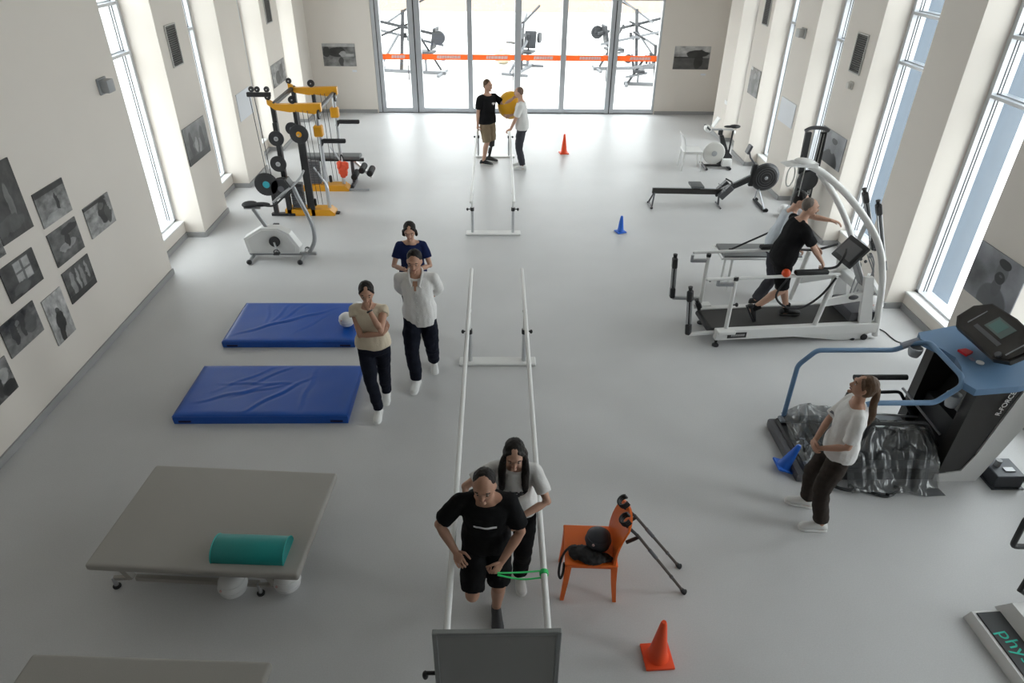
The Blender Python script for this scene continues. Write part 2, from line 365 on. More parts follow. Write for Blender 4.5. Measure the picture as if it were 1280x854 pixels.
def head_mesh(mb, c, Fm, s, female):
    w, d, h = (0.072 if female else 0.077)*s, 0.096*s, 0.114*s
    nu, nv = 28, 20; vs = []; fs = []
    for i in range(nv+1):
        th = PI*i/nv
        for j in range(nu):
            ph = 2*PI*j/nu
            x, y, z = math.sin(th)*math.cos(ph), math.sin(th)*math.sin(ph), math.cos(th)
            k = max(0.0, -z); wy = w*(1-0.30*k*k); dx = d*(1-0.12*k)
            if x > 0: dx *= 0.97
            px = x*dx; 
            if x < 0 and z < -0.2: px *= 1-0.35*min(1, (-z-0.2)*1.2)
            if x > 0.5 and z < -0.55: px *= 1.08
            vs.append(c+Fm @ V((px, y*wy, z*h)))
    for i in range(nv):
        for j in range(nu): fs.append((i*nu+j, i*nu+(j+1) % nu, (i+1)*nu+(j+1) % nu, (i+1)*nu+j))
    mb.add(vs, fs)
    P = lambda x, y, z: c+Fm @ V((x*s, y*s, z*s))
    mb.tube([P(0.088, 0, 0.018), P(0.100, 0, -0.008), P(0.108, 0, -0.026)], [0.008*s, 0.011*s, 0.014*s], 8)
    mb.ell(P(0.098, 0, -0.030), 0.0155*s, None, 8, 6)
    mb.ell(P(0.080, 0, -0.092), (0.020*s, 0.024*s, 0.016*s), Fm, 10, 6)
    mb.tube([P(0.078, 0.045, 0.032), P(0.090, 0.018, 0.036), P(0.090, -0.018, 0.036), P(0.078, -0.045, 0.032)], 0.012*s, 8)
    for q in (-1, 1):
        mb.ell(P(-0.005, q*(0.072 if female else 0.077), -0.005), (0.020*s, 0.010*s, 0.030*s), Fm, 10, 8)
def hand(mbp, fing, wrist, d, n, side, s, curl):
    # d along the hand, n palm normal (the way fingers curl); thumb side = side * (d x n)
    d = V(d).normalized(); n = (V(n)-d*V(n).dot(d)).normalized(); t = d.cross(n)*side
    K = Matrix((d, t, n)).transposed()
    mbp.ell(wrist+d*0.050*s, (0.054*s, 0.040*s, 0.017*s), K, 14, 8)
    limb(mbp, [wrist, wrist+d*0.03*s], [0.025*s, 0.024*s], 10)
    for q, (off, ln) in enumerate(((0.030, 0.92), (0.010, 1.0), (-0.010, 0.95), (-0.029, 0.76))):
        p = wrist+d*(0.088-0.004*abs(q-1))*s+t*off*s; ang = 0.0; pts = [p-d*0.02*s]; pts.append(p); dd = d.copy()
        for L in (0.042, 0.026, 0.021):
            ang += curl; dd = d*math.cos(ang)+n*math.sin(ang); p = p+dd*L*ln*s; pts.append(p)
        fing.tube(pts, [0.0088*s, 0.0088*s, 0.0082*s, 0.0075*s, 0.0055*s], 8); fing.ell(pts[-1], 0.0056*s, None, 8, 6)
    p = wrist+d*0.022*s+t*0.028*s; a = (d*0.65+t*0.75+n*0.2*curl).normalized(); p1 = p+a*0.040*s
    b = (d*0.9+t*0.25+n*0.6*curl).normalized(); p2 = p1+b*0.030*s; p3 = p2+(b+n*0.4*curl).normalized()*0.022*s
    fing.tube([p-a*0.012*s, p, p1, p2, p3], [0.013*s, 0.013*s, 0.0105*s, 0.009*s, 0.006*s], 8); fing.ell(p3, 0.0062*s, None, 8, 6)
def person(label, xy, face, h=1.75, female=False, z0=0.0, pelvis=None, lean=0.0, lean_top=None, side_lean=0.0, feet=None, knees=None,
           hands=None, elbows=None, head=(0, 0), skin=0, hair=(0, 'short'), top=None, bottom=None, shoes=None, curl=(0.5, 0.5), palm=(None, None), handdir=(None, None),
           top_name='t_shirt', bottom_name='trousers', watch=None, socks=None, torso_turn=0.0, hidden_shin=None, prosthesis=None, wide=1.0):
    s = h/1.75; a = R(face); f = V((math.cos(a), math.sin(a), 0)); l = V((-math.sin(a), math.cos(a), 0)); up = V((0, 0, 1))
    root = thing('person', label, 'person', (xy[0], xy[1], z0))
    pel = V((xy[0], xy[1], z0+0.93*s)) if pelvis is None else V(pelvis)
    lt = lean if lean_top is None else lean_top
    # spine by integrating the lean
    N = 11; sp = [pel.copy()]; ups = []
    for i in range(N):
        q = R(lean+(lt-lean)*i/(N-1)); u = (up*math.cos(q)+f*math.sin(q)+l*math.sin(R(side_lean))).normalized(); ups.append(u); sp.append(sp[-1]+u*0.05*s)
    def spine(t):                         # t in metres above the pelvis joint (s = 1)
        k = min(max(t/0.05, -3), N-0.001); i = int(math.floor(k)); i = max(i, 0); i = min(i, N-1)
        return sp[i]+ups[min(i, N-1)]*((k-i)*0.05*s), ups[min(i, N-1)]
    def torso(ext, lo, hi, loose=0.0, shirt=False):
        prof = [(-0.11, .105, .085), (-0.05, .160, .112), (0.02, .170, .118), (0.09, .160, .112), (0.17, .142, .102), (0.26, .148, .108), (0.35, .162, .118), (0.42, .168, .112), (0.47, .158, .098), (0.51, .115, .080), (0.545, .070, .066)]
        if female: prof = [(-0.11, .105, .085), (-0.05, .165, .115), (0.02, .175, .120), (0.09, .158, .108), (0.17, .128, .092), (0.26, .132, .100), (0.35, .145, .120), (0.42, .150, .106), (0.47, .140, .088), (0.51, .102, .072), (0.545, .060, .058)]
        rings = []
        for t, rx, ry in prof:
            if t < lo-1e-6 or t > hi+1e-6: continue
            c, u = spine(t); k = min(1.0, max(0, t/0.45)); tw = R(torso_turn)*k
            L = (l*math.cos(tw)+f*math.sin(tw)); L = (L-u*L.dot(u)).normalized(); Fd = L.cross(u)
            if shirt and t < 0.0: rx, ry = (0.172, 0.120)
            e = ext+loose*max(0, 1-abs(t-0.12)/0.25)
            rings.append(ring(c+Fd*(0.012*s if 0.25 < t < 0.45 else 0), L, Fd, (rx*wide*s+e), (ry*wide*s+e)))
        return rings
    tw = R(torso_turn); c49, u49 = spine(0.485); Ls = (l*math.cos(tw)+f*math.sin(tw)); Ls = (Ls-u49*Ls.dot(u49)).normalized(); Fs = Ls.cross(u49)
    sw = (0.158 if female else 0.183)*s*wide; nb, un = spine(0.55)
    sh = [c49+Ls*sw-u49*0.015*s, c49-Ls*sw-u49*0.015*s]       # left, right
    hp = [pel+l*0.088*s-up*0.02*s, pel-l*0.088*s-up*0.02*s]
    hy, hpit = head; hd = R(hy); hf = (Fs-up*Fs.dot(up)).normalized(); hl = up.cross(hf); hf2 = hf*math.cos(hd)+hl*math.sin(hd)
    hv = hf2*math.cos(R(hpit))+up*math.sin(R(hpit)); hu = (up*math.cos(R(hpit))-hf2*math.sin(R(hpit)))
    Fm = frame(hv, hu); hc = nb+(un*0.5+hu*0.5).normalized()*0.155*s+hv*0.020*s
    # limbs
    la, fa, th, shn = 0.285*s, 0.255*s, 0.425*s, 0.415*s
    hand_t = [V(q) for q in hands] if hands else [sh[0]-up*0.5*s, sh[1]-up*0.5*s]
    elb = []; wr = []
    for i in (0, 1):
        pole = V(elbows[i]) if elbows else (-f+(l if i == 0 else -l)*0.6)
        e, q = ik(sh[i], hand_t[i], la, fa, pole); elb.append(e); wr.append(q)
    ft = feet if feet else [(xy[0]+l.x*0.1, xy[1]+l.y*0.1, z0, face, 0), (xy[0]-l.x*0.1, xy[1]-l.y*0.1, z0, face, 0)]
    kn = []; an = []; ftd = []
    for i in (0, 1):
        x, y, z, ang, pit = ft[i]; fd = V((math.cos(R(ang)), math.sin(R(ang)), 0)); dd = fd*math.cos(R(pit))-up*math.sin(R(pit)); uu = up*math.cos(R(pit))+fd*math.sin(R(pit))
        ank = V((x, y, z))-dd*0.06*s+uu*0.085*s
        k, q = ik(hp[i], ank, th, shn, V(knees[i]) if knees else fd); kn.append(k); an.append(q); ftd.append((dd, uu))
    # body
    b = MB(); b.loft(torso(-0.006*s, -0.11, 0.545))
    limb(b, [nb-un*0.04*s, hc-Fm @ V((0.018*s, 0, 0.06*s))], [0.060*s*(0.85 if female else 1), 0.052*s*(0.85 if female else 1)])
    head_mesh(b, hc, Fm, s, female)
    fm = 0.88 if female else 1.0
    fing = MB()
    for i in (0, 1):
        limb(b, [nb-un*0.035*s, sh[i]], [0.052*s*fm, 0.052*s*fm]); m = sh[i].lerp(elb[i], 0.4); m2 = elb[i].lerp(wr[i], 0.3)
        limb(b, [sh[i], m, elb[i], m2, wr[i]], [0.052*s*fm, 0.048*s*fm, 0.037*s*fm, 0.040*s*fm, 0.026*s*fm])
        dv = (wr[i]-elb[i]).normalized() if handdir[i] is None else V(handdir[i]).normalized(); sd = -1 if i == 0 else 1
        nn = palm[i] if palm[i] is not None else ((-Ls if i == 0 else Ls) + Fs*0.2)
        hand(b, fing, wr[i], dv, nn, sd, s*(0.92 if female else 1), curl[i])
        if prosthesis == i:
            limb(b, [hp[i], hp[i].lerp(kn[i], 0.5), kn[i]], [0.085*s, 0.075*s, 0.060*s])
        else:
            c1 = kn[i].lerp(an[i], 0.3); bk = -(ftd[i][0])*0.012*s
            limb(b, [hp[i], hp[i].lerp(kn[i], 0.5), kn[i], c1+bk, kn[i].lerp(an[i], 0.7), an[i]], [0.086*s, 0.076*s, 0.056*s, 0.056*s, 0.042*s, 0.037*s])
            dd, uu = ftd[i]; limb(b, [an[i]-uu*0.035*s-dd*0.03*s, an[i]-uu*0.05*s+dd*0.13*s], [0.036*s, 0.026*s], 10)
    me = remesh(b, 0.009, 2); bm = bmesh.new(); bm.from_mesh(me); fm_ = fing.mesh('f'); bm.from_mesh(fm_); bm.to_mesh(me); bm.free()
    part_mesh(me, 'body', SKIN[skin], root)
    # face
    P = lambda x, y, z: hc+Fm @ V((x*s, y*s, z*s))
    e = MB(); w_ = MB(); br = MB()
    for q in (-1, 1):
        MB().ell(P(0.083, q*0.031, 0.012), (0.0085*s, 0.0135*s, 0.006*s), Fm, 10, 8).build('eye', EYEW, root)
        MB().ell(P(0.0895, q*0.031, 0.012), (0.004*s, 0.0065*s, 0.0065*s), Fm, 8, 6).build('iris', EYE, root)
        MB().tube([P(0.089, q*0.014, 0.036), P(0.092, q*0.032, 0.041), P(0.079, q*0.052, 0.034)], [0.0045*s, 0.005*s, 0.003*s], 6).build('eyebrow', HAIR[hair[0]], root)
    MB().tube([P(0.080, -0.024, -0.058), P(0.0905, 0, -0.056), P(0.080, 0.024, -0.058)], [0.003*s, 0.0075*s, 0.003*s], 8).build('mouth', LIP, root)
    # hair
    st = hair[1]; hm = MB(); K = 1.0 if not female else 0.95
    if st == 'short':
        hm.ell(P(-0.024, 0, 0.042), (0.088*s, 0.0825*s, 0.088*s), Fm, 24, 16); hm.ell(P(-0.035, 0, 0.0), (0.068*s, 0.076*s, 0.075*s), Fm, 20, 12)
    elif st == 'crop':
        hm.ell(P(-0.026, 0, 0.038), (0.083*s, 0.0790*s, 0.082*s), Fm, 24, 16); hm.ell(P(-0.034, 0, 0.005), (0.066*s, 0.074*s, 0.066*s), Fm, 20, 12)
    else:
        hm.ell(P(-0.026, 0, 0.038), (0.090*s, 0.081*s, 0.088*s), Fm, 24, 16); hm.ell(P(-0.034, 0, -0.005), (0.072*s, 0.080*s, 0.082*s), Fm, 20, 12)
        for q in (-1, 1): hm.tube([P(0.048, q*0.022, 0.088), P(0.038, q*0.062, 0.055), P(0.012, q*0.074, 0.0)], [0.014*s, 0.015*s, 0.012*s], 8)
    if st in ('bun', 'ponytail'): hm.ell(P(-0.108, 0, 0.02), 0.033*s, None, 12, 8)
    bk = lambda d, z, y=0: nb-Fs*d*s+Ls*y*s+un*z*s
    if st == 'ponytail':
        limb(hm, smoothpath([P(-0.105, 0, 0.02), P(-0.135, 0, -0.03), bk(0.125, 0.0), bk(0.150, -0.16), bk(0.140, -0.26)], 4), [0.030*s]*6+[0.034*s]*6+[0.028*s, 0.022*s, 0.016*s, 0.010*s, 0.006*s], 10)
    if st == 'long':
        for y, z2 in ((-0.06, -0.30), (-0.03, -0.36), (0.0, -0.38), (0.03, -0.36), (0.06, -0.30)):
            limb(hm, smoothpath([P(-0.065, y*0.6, 0.0), P(-0.095, y*0.9, -0.07), bk(0.115, -0.03, y*1.2), bk(0.15, -0.18, y*1.2), bk(0.13, z2, y*1.2)], 3), [0.032*s]*9+[0.026*s, 0.020*s, 0.014*s, 0.008*s], 8)
        for q in (-1, 1):
            for yy, zz in ((0.085, -0.20), (0.10, -0.26)):
                limb(hm, smoothpath([P(0.020, q*0.066, 0.01), P(0.020, q*0.084, -0.05), nb+Ls*q*(yy)*s+Fs*0.055*s+un*0.0*s, nb+Ls*q*yy*s+Fs*0.125*s+un*(zz*0.6)*s, nb+Ls*q*yy*0.9*s+Fs*0.130*s+un*zz*s], 3), [0.026*s]*8+[0.024*s]*2+[0.018*s, 0.012*s, 0.006*s], 8)
    if st == 'bob':
        for q in (-1, 1): limb(hm, [P(0.015, q*0.080, 0.02), P(0.0, q*0.085, -0.06), P(-0.03, q*0.075, -0.10)], [0.020*s, 0.020*s, 0.014*s], 8)
        limb(hm, [P(-0.085, 0.03, 0), P(-0.085, 0.0, -0.10), P(-0.085, -0.03, 0)], [0.035*s]*3, 8)
    hme = remesh(hm, 0.008, 2); wrinkle(hme, 0.004*s, 3, (60, 60, 14)); part_mesh(hme, 'hair', HAIR[hair[0]], root)
    # top
    topo = None
    if top:
        mat, sleeve, hem, loose = top; c = MB(); e = 0.012*s; c.loft(torso(e, hem, 0.51, loose*s, True))
        for i in (0, 1):
            limb(c, [nb-un*0.055*s, sh[i]], [0.060*s*fm, 0.062*s*fm])
            if sleeve > 0:
                if sleeve <= 1: pts = [sh[i], sh[i].lerp(elb[i], sleeve*0.5), sh[i].lerp(elb[i], sleeve)]; rr = [0.064*s*fm, 0.064*s*fm+loose*0.25*s, 0.062*s*fm+loose*0.4*s]
                else: pts = [sh[i], sh[i].lerp(elb[i], 0.5), elb[i], elb[i].lerp(wr[i], sleeve-1)]; rr = [0.066*s*fm, 0.066*s+loose*0.2*s, 0.058*s+loose*0.25*s, 0.048*s+loose*0.2*s]
                c.tube(pts, rr, 16); c.ell(pts[0], rr[0]*0.99, None, 12, 8)
                if sleeve > 1: c.ell(pts[2], rr[2]*0.99, None, 12, 8)
        cm = remesh(c, 0.010, 3); wrinkle(cm, 0.010*s, int(xy[0]*10)); topo = part_mesh(cm, top_name, mat, root)
    if bottom:
        mat, cut, wid = bottom; c = MB(); c.loft(torso(0.012*s, -0.11, 0.09))
        for i in (0, 1):
            ks = kn[i]; aa = an[i]
            if hidden_shin == i and cut > 1: pass
            if cut <= 1: pts = [hp[i], hp[i].lerp(ks, 0.5), hp[i].lerp(ks, cut)]; rr = [0.100*s, 0.096*s*wid, 0.088*s*wid]
            else: pts = [hp[i], hp[i].lerp(ks, 0.5), ks, ks.lerp(aa, 0.5), ks.lerp(aa, cut-1)]; rr = [0.100*s, 0.093*s*wid, 0.076*s*wid, 0.069*s*wid, 0.062*s*wid]
            c.tube(pts, rr, 16); c.ell(pts[0], rr[0]*0.99, None, 12, 8)
            if cut > 1: c.ell(pts[2], rr[2]*0.99, None, 12, 8)
        cm = remesh(c, 0.010, 3); wrinkle(cm, 0.010*s, int(xy[1]*10)+5, (9, 9, 11)); part_mesh(cm, bottom_name, mat, root)
    # shoes
    if shoes:
        up_m, so_m = shoes
        for i in (0, 1):
            dd, uu = ftd[i]; sl = dd.cross(uu); g = an[i]-uu*0.085*s+dd*0.06*s; rings = []; sol = []
            q = 0.93 if female else 1.0
            for t, wd, hh in ((-0.140, .020, .045), (-0.128, .034, .075), (-0.08, .038, .098), (-0.03, .038, .098), (0.02, .042, .078), (0.07, .047, .060), (0.115, .044, .046), (0.142, .030, .036), (0.152, .014, .026)):
                c = g+dd*t*s*q; rings.append(ring(c+uu*(0.018+hh*0.5)*s, sl, uu, wd*s, (hh*0.5)*s, 14)); sol.append(ring(c+uu*0.013*s, sl, uu, (wd+0.004)*s, 0.013*s, 14, 4))
            sm = MB().loft(rings); so = MB().loft(sol)
            ob = sm.build('shoe', up_m, root, 60); so.build('sole', so_m, ob, 60)
            if socks: MB().tube([an[i]+uu*0.09*s-dd*0.0, an[i]-uu*0.02*s], [0.047*s, 0.048*s], 14).build('sock', socks, root)
    if watch is not None: MB().tube([elb[watch].lerp(wr[watch], 0.90), elb[watch].lerp(wr[watch], 0.97)], 0.033*s, 12).build('wristband', BLACK, root)
    if prosthesis is not None:
        i = prosthesis; MB().lathe([(0.0, 0), (0.058*s, 0.0), (0.066*s, 0.10*s), (0.072*s, 0.2*s)], kn[i]-up*0.13*s, n=18).build('prosthetic_socket', BLACK, root)
        MB().cyl(kn[i]-up*0.10*s, an[i]-up*0.02, 0.028*s).cyl(kn[i].lerp(an[i], 0.45), kn[i].lerp(an[i], 0.75), 0.038*s).build('prosthetic_shin', BLACK, root)
    return dict(top=topo, root=root, sh=sh, elb=elb, wr=wr, hc=hc, Fm=Fm, Fs=Fs, Ls=Ls, nb=nb, un=un, spine=spine, kn=kn, an=an, s=s, f=f, l=l)
WSHOE = (M('white_sneaker', (0.76, 0.76, 0.75), 0.6), M('white_sole', (0.8, 0.8, 0.79), 0.6)); BSHOE = (M('black_sneaker', (0.016, 0.016, 0.017), 0.6), M('white_sole2', (0.65, 0.65, 0.64), 0.6)); BBSHOE = (BSHOE[0], BLACK)
CL_WHITE = cloth('white_cotton', (0.72, 0.71, 0.70)); CL_BLACK = cloth('black_cotton', (0.011, 0.011, 0.012)); CL_NAVY = cloth('navy_cotton', (0.012, 0.020, 0.075)); CL_DNAVY = cloth('dark_navy_denim', (0.012, 0.014, 0.024))
CL_CREAM = cloth('cream_cotton', (0.62, 0.54, 0.42)); CL_KHAKI = cloth('khaki_cotton', (0.27, 0.205, 0.135)); CL_GREY = cloth('charcoal_cotton', (0.055, 0.055, 0.065)); CL_BROWN = cloth('dark_brown_cotton', (0.040, 0.032, 0.028)); CL_LGREY = cloth('pale_blue_cotton', (0.56, 0.60, 0.65))
from mathutils.bvhtree import BVHTree
def on_top(P, u, v):                      # the point of the top's front at u sideways (wearer's left < 0), v above the pelvis
    if 'bvh' not in P:
        me = P['top'].data; P['bvh'] = BVHTree.FromPolygons([q.co+P['root'].location for q in me.vertices], [tuple(f.vertices) for f in me.polygons])
    s = P['s']; c, un = P['spine'](v); h = P['bvh'].ray_cast(c-P['Ls']*u*s+P['Fs']*0.6, -P['Fs'])
    return (h[0] if h[0] is not None else c+P['Fs']*0.14)
def chest_print(P, name, mat, u, v, w, h, nx=8, ny=4, gaps=None):        # a print lying on the cloth
    vs = []; fs = []
    for j in range(ny+1):
        for i in range(nx+1): vs.append(on_top(P, u+w*(i/nx-0.5), v+h*(j/ny-0.5))+P['Fs']*0.004)
    n = len(vs); vs += [p-P['Fs']*0.006 for p in vs]; st = nx+1
    for j in range(ny):
        for i in range(nx):
            if gaps and (i, j) in gaps: continue
            a = j*st+i; fs.append((a, a+1, a+st+1, a+st)); fs.append((a+n, a+n+st, a+n+st+1, a+n+1))
    return MB().add(vs, fs).build(name, mat, P['root'], 60)

# man in the white shirt, strolling with his hands behind his back
p1 = person('man in loose white button shirt and dark trousers strolling, hands behind his back', (-0.90, 6.95), -93, 1.80, pelvis=(-0.90, 6.95, 0.925), lean=3, lean_top=8, feet=[(-0.79, 7.17, 0.0, -82, 18), (-0.98, 6.74, 0.0, -98, 0)],
    hands=[(-0.84, 7.12, 0.98), (-0.96, 7.12, 0.98)], elbows=[(0.7, 0.5, 0), (-0.7, 0.5, 0)], head=(0, -12), skin=1, hair=(0, 'short'), top=(CL_WHITE, 1.35, -0.11, 0.022), bottom=(CL_DNAVY, 1.95, 1.12), shoes=WSHOE, top_name='shirt', wide=1.0)
for q in (-1, 1):
    pts = [p1['nb']-p1['Fs']*0.062+p1['un']*0.035+p1['Ls']*q*0.02, p1['nb']+p1['Ls']*q*0.075+p1['un']*0.022, on_top(p1, -q*0.060, 0.49)+p1['Fs']*0.012+p1['un']*0.01, on_top(p1, -q*0.045, 0.455)+p1['Fs']*0.008, on_top(p1, -q*0.065, 0.43)+p1['Fs']*0.004]
    MB().tube(smoothpath(pts, 4), [0.013]*9+[0.015]*4+[0.013, 0.010, 0.007, 0.004], 8).build('collar', CL_WHITE, p1['root'])
chest_print(p1, 'neck_opening', SKIN[1], 0.0, 0.445, 0.05, 0.10, 4, 6, {(0, 0), (3, 0), (0, 1), (3, 1), (0, 2), (3, 2)})
chest_print(p1, 'placket', M('placket_cotton', (0.66, 0.655, 0.645), 0.85), 0.0, 0.17, 0.032, 0.44, 2, 20)
for t0_ in [i*0.065-0.02 for i in range(0, 7)]: MB().ell(on_top(p1, 0.0, t0_)+p1['Fs']*0.005, 0.007, None, 8, 6).build('shirt_button', M('pearl_button', (0.5, 0.5, 0.48), 0.4), p1['root'])
# woman in the cream top, hand at her chin
p2 = person('woman in cream sleeveless top and dark jeans walking with one hand at her chin', (-1.33, 6.28), -90, 1.71, True, pelvis=(-1.34, 6.30, 0.90), lean=2, lean_top=6, feet=[(-1.30, 6.52, 0.0, -88, 20), (-1.35, 6.17, 0.0, -92, 0)],
    hands=[(-1.305, 6.10, 1.45), (-1.19, 6.10, 1.16)], elbows=[(0.6, -0.3, -1), (-1, -0.1, -0.6)], head=(8, -12), skin=1, hair=(0, 'bun'), top=(CL_CREAM, 0.25, -0.03, 0.03), bottom=(CL_DNAVY, 1.97, 0.98), shoes=WSHOE, curl=(0.8, 0.4), palm=(V((0, 1, 0.2)), V((0, 0.8, 0.4))), handdir=(None, V((0.45, 0.3, 0.75))), top_name='sleeveless_top', watch=0)
# woman in the navy top behind them
p3 = person('woman in navy short-sleeved top standing behind man in white shirt, looking at her hands', (-1.08, 8.0), -88, 1.67, True, lean=2, lean_top=8, hands=[(-1.02, 7.72, 1.10), (-1.13, 7.72, 1.10)], elbows=[(0.8, 0.5, -0.5), (-0.8, 0.5, -0.5)], head=(0, -18), skin=0, hair=(0, 'bob'),
    top=(CL_NAVY, 0.62, -0.04, 0.015), bottom=(CL_DNAVY, 1.95, 1.0), shoes=WSHOE, curl=(0.7, 0.7), palm=(V((-0.6, 0.3, 0.7)), V((0.6, 0.3, 0.7))), handdir=(V((-0.3, -0.9, 0.2)), V((0.3, -0.9, 0.2))), top_name='blouse')
tag(recenter(MB().box((-1.075, 7.64, 1.135), (0.075, 0.15, 0.009), Matrix.Rotation(R(25), 3, 'X'), 0.003).build('smartphone', BLACK)), 'dark phone held by woman in navy top', 'phone')
# man in black stepping between the parallel bars
p4 = person('man in black t-shirt and shorts stepping between parallel bars, holding green band', (-0.08, 3.52), -91, 1.76, pelvis=(-0.08, 3.56, 0.92), lean=5, lean_top=16, side_lean=0, feet=[(0.00, 3.52, 0.0, -86, 0), (-0.14, 3.84, 0.42, -92, 75)], knees=[(0.1, -1, 0), (-0.1, -1, -0.5)],
    hands=[(0.035, 3.33, 0.93), (-0.30, 3.42, 0.93)], elbows=[(0.9, 0.5, 0.15), (-1.0, 0.3, 0.2)], head=(-6, -12), skin=1, hair=(0, 'crop'), top=(CL_BLACK, 0.78, -0.06, 0.02), bottom=(CL_BLACK, 0.88, 1.05), shoes=(M('dark_sneaker', (0.03, 0.03, 0.032), 0.6), BLACK), curl=(0.95, 0.85),
    palm=(V((-0.7, -0.3, -0.6)), V((0.4, 0.1, -0.9))), handdir=(V((-0.5, -0.55, -0.55)), V((0.35, -0.9, -0.05))), bottom_name='shorts', wide=0.96)
chest_print(p4, 'chest_print', LABELW, 0.0, 0.345, 0.165, 0.024)
# his helper
p5 = person('woman with long black hair steadying man in black between parallel bars', (0.14, 4.0), -95, 1.67, True, pelvis=(0.14, 3.97, 0.87), lean=5, lean_top=16, feet=[(0.20, 3.87, 0.0, -85, 0), (-0.17, 3.89, 0.0, -98, 0)],
    hands=[(0.175, 3.66, 1.03), (-0.20, 3.66, 1.02)], elbows=[(1, 0.3, 0), (-1, 0.3, 0)], head=(4, -16), skin=0, hair=(0, 'long'), top=(CL_WHITE, 0.72, -0.05, 0.025), bottom=(CL_BLACK, 1.95, 1.08), shoes=WSHOE, curl=(0.5, 0.5), palm=(V((-1, 0, 0)), V((1, 0, 0))), handdir=(V((-0.2, -0.9, -0.2)), V((0.2, -0.9, -0.2))))
chest_print(p5, 'chest_print', M('dark_print', (0.05, 0.05, 0.055), 0.8), -0.02, 0.31, 0.13, 0.10, 8, 6, {(0, 0), (1, 0), (5, 0), (7, 0), (0, 2), (3, 3), (4, 3), (6, 2), (7, 4), (0, 5), (2, 5), (7, 5), (5, 5)})
# the two men by the glass doors
p6 = person('man in black t-shirt and khaki shorts with prosthetic leg by far parallel bars', (-0.21, 15.5), -48, 1.84, feet=[(-0.12, 15.66, 0.0, -20, 0), (-0.24, 15.40, 0.0, -15, 0)], hands=[(0.36, 15.42, 1.47), (-0.42, 15.38, 0.87)], elbows=[(0, 0, -1), (-0.8, 0.4, 0)], head=(12, -4), skin=0, hair=(1, 'short'),
    top=(CL_BLACK, 0.72, -0.08, 0.02), bottom=(CL_KHAKI, 0.98, 1.1), shoes=BSHOE, curl=(0.3, 0.8), palm=(V((0.2, -0.5, -0.8)), V((0.3, 0.3, -0.8))), bottom_name='shorts', prosthesis=0, wide=1.1)
chest_print(p6, 'chest_print', LABELW, -0.05, 0.36, 0.10, 0.05, 6, 4, {(0, 3), (1, 3), (0, 0), (5, 0), (4, 0), (5, 1)})
p7 = person('shaven-headed man in white t-shirt and grey trousers by far parallel bars', (0.56, 15.17), 172, 1.76, feet=[(0.53, 15.08, 0.0, 172, 0), (0.50, 15.30, 0.0, 168, 0)], hands=[(0.285, 15.02, 0.86), (0.30, 15.36, 1.12)], elbows=[(0.8, -0.5, 0), (0.3, 0.5, -1)], head=(-8, -8), skin=0, hair=(3, 'crop'), lean=0, lean_top=8,
    top=(CL_WHITE, 0.8, -0.06, 0.025), bottom=(CL_GREY, 1.95, 1.08), shoes=WSHOE, curl=(0.9, 0.5), palm=(V((0.3, 0.2, -0.9)), V((0, 1, 0.3))), handdir=(V((-0.9, 0.1, -0.3)), None))
# treadmill: therapist behind, runner on the belt
DECK = 0.25
p8 = person('man in pale shirt standing behind white treadmill, arm stretched to its arch', (3.98, 8.86), -18, 1.80, pelvis=(3.96, 8.88, 0.93), lean=8, lean_top=18, feet=[(4.05, 9.0, 0.0, 0, 0), (3.88, 8.80, 0.0, -15, 0)], hands=[(4.72, 8.62, 1.37), (4.15, 8.58, 1.02)], elbows=[(0, 0.3, -1), (-0.8, -0.4, -0.5)], head=(-15, -16), skin=0, hair=(0, 'short'),
    top=(CL_LGREY, 0.85, -0.05, 0.03), bottom=(CL_GREY, 1.95, 1.1), shoes=BSHOE, curl=(0.4, 0.5), palm=(V((0.2, -0.3, -0.9)), V((0.5, 0.3, -0.7))), top_name='shirt')
p9 = person('man in black t-shirt and shorts running on white treadmill belt', (3.72, 8.0), 0, 1.75, z0=DECK, pelvis=(3.70, 8.0, 1.16), lean=10, lean_top=20, feet=[(4.02, 8.08, DECK+0.002, 0, 0), (3.40, 7.93, DECK+0.10, 0, 62)], knees=[(1, 0, 0.2), (1, 0, -0.6)], hands=[(4.22, 8.16, 1.20), (4.17, 7.84, 1.14)], elbows=[(-0.8, 0.7, -0.4), (-0.8, -0.6, -0.4)], head=(-14, -4), skin=0, hair=(2, 'crop'),
    top=(CL_BLACK, 0.78, -0.08, 0.02), bottom=(CL_BLACK, 0.92, 1.05), shoes=BBSHOE, curl=(0.8, 0.8), palm=(V((0.2, -0.3, -0.9)), V((0.2, 0.3, -0.9))), bottom_name='shorts', socks=CL_BLACK, wide=1.12)
# woman watching at the blue treadmill
p10 = person('woman with brown ponytail in white t-shirt watching beside blue-framed treadmill', (3.07, 4.60), 165, 1.67, True, pelvis=(3.07, 4.60, 0.88), lean=-3, lean_top=0, feet=[(2.98, 4.46, 0.0, 172, 0), (2.97, 4.78, 0.0, 160, 0)], hands=[(2.84, 4.53, 0.94), (2.83, 4.62, 0.95)], elbows=[(0.6, -0.8, 0), (0.3, 0.9, 0)], head=(-6, 14), skin=1, hair=(1, 'ponytail'), top=(CL_WHITE, 0.85, -0.06, 0.03), bottom=(CL_BROWN, 1.90, 1.12), shoes=WSHOE,
    curl=(0.5, 0.6), palm=(V((0.3, 0.9, -0.2)), V((0.3, -0.9, -0.2))), handdir=(V((-0.4, 0.8, -0.3)), V((-0.4, -0.8, -0.3))))
chest_print(p10, 'chest_print', DGREY, 0.06, 0.33, 0.09, 0.02)
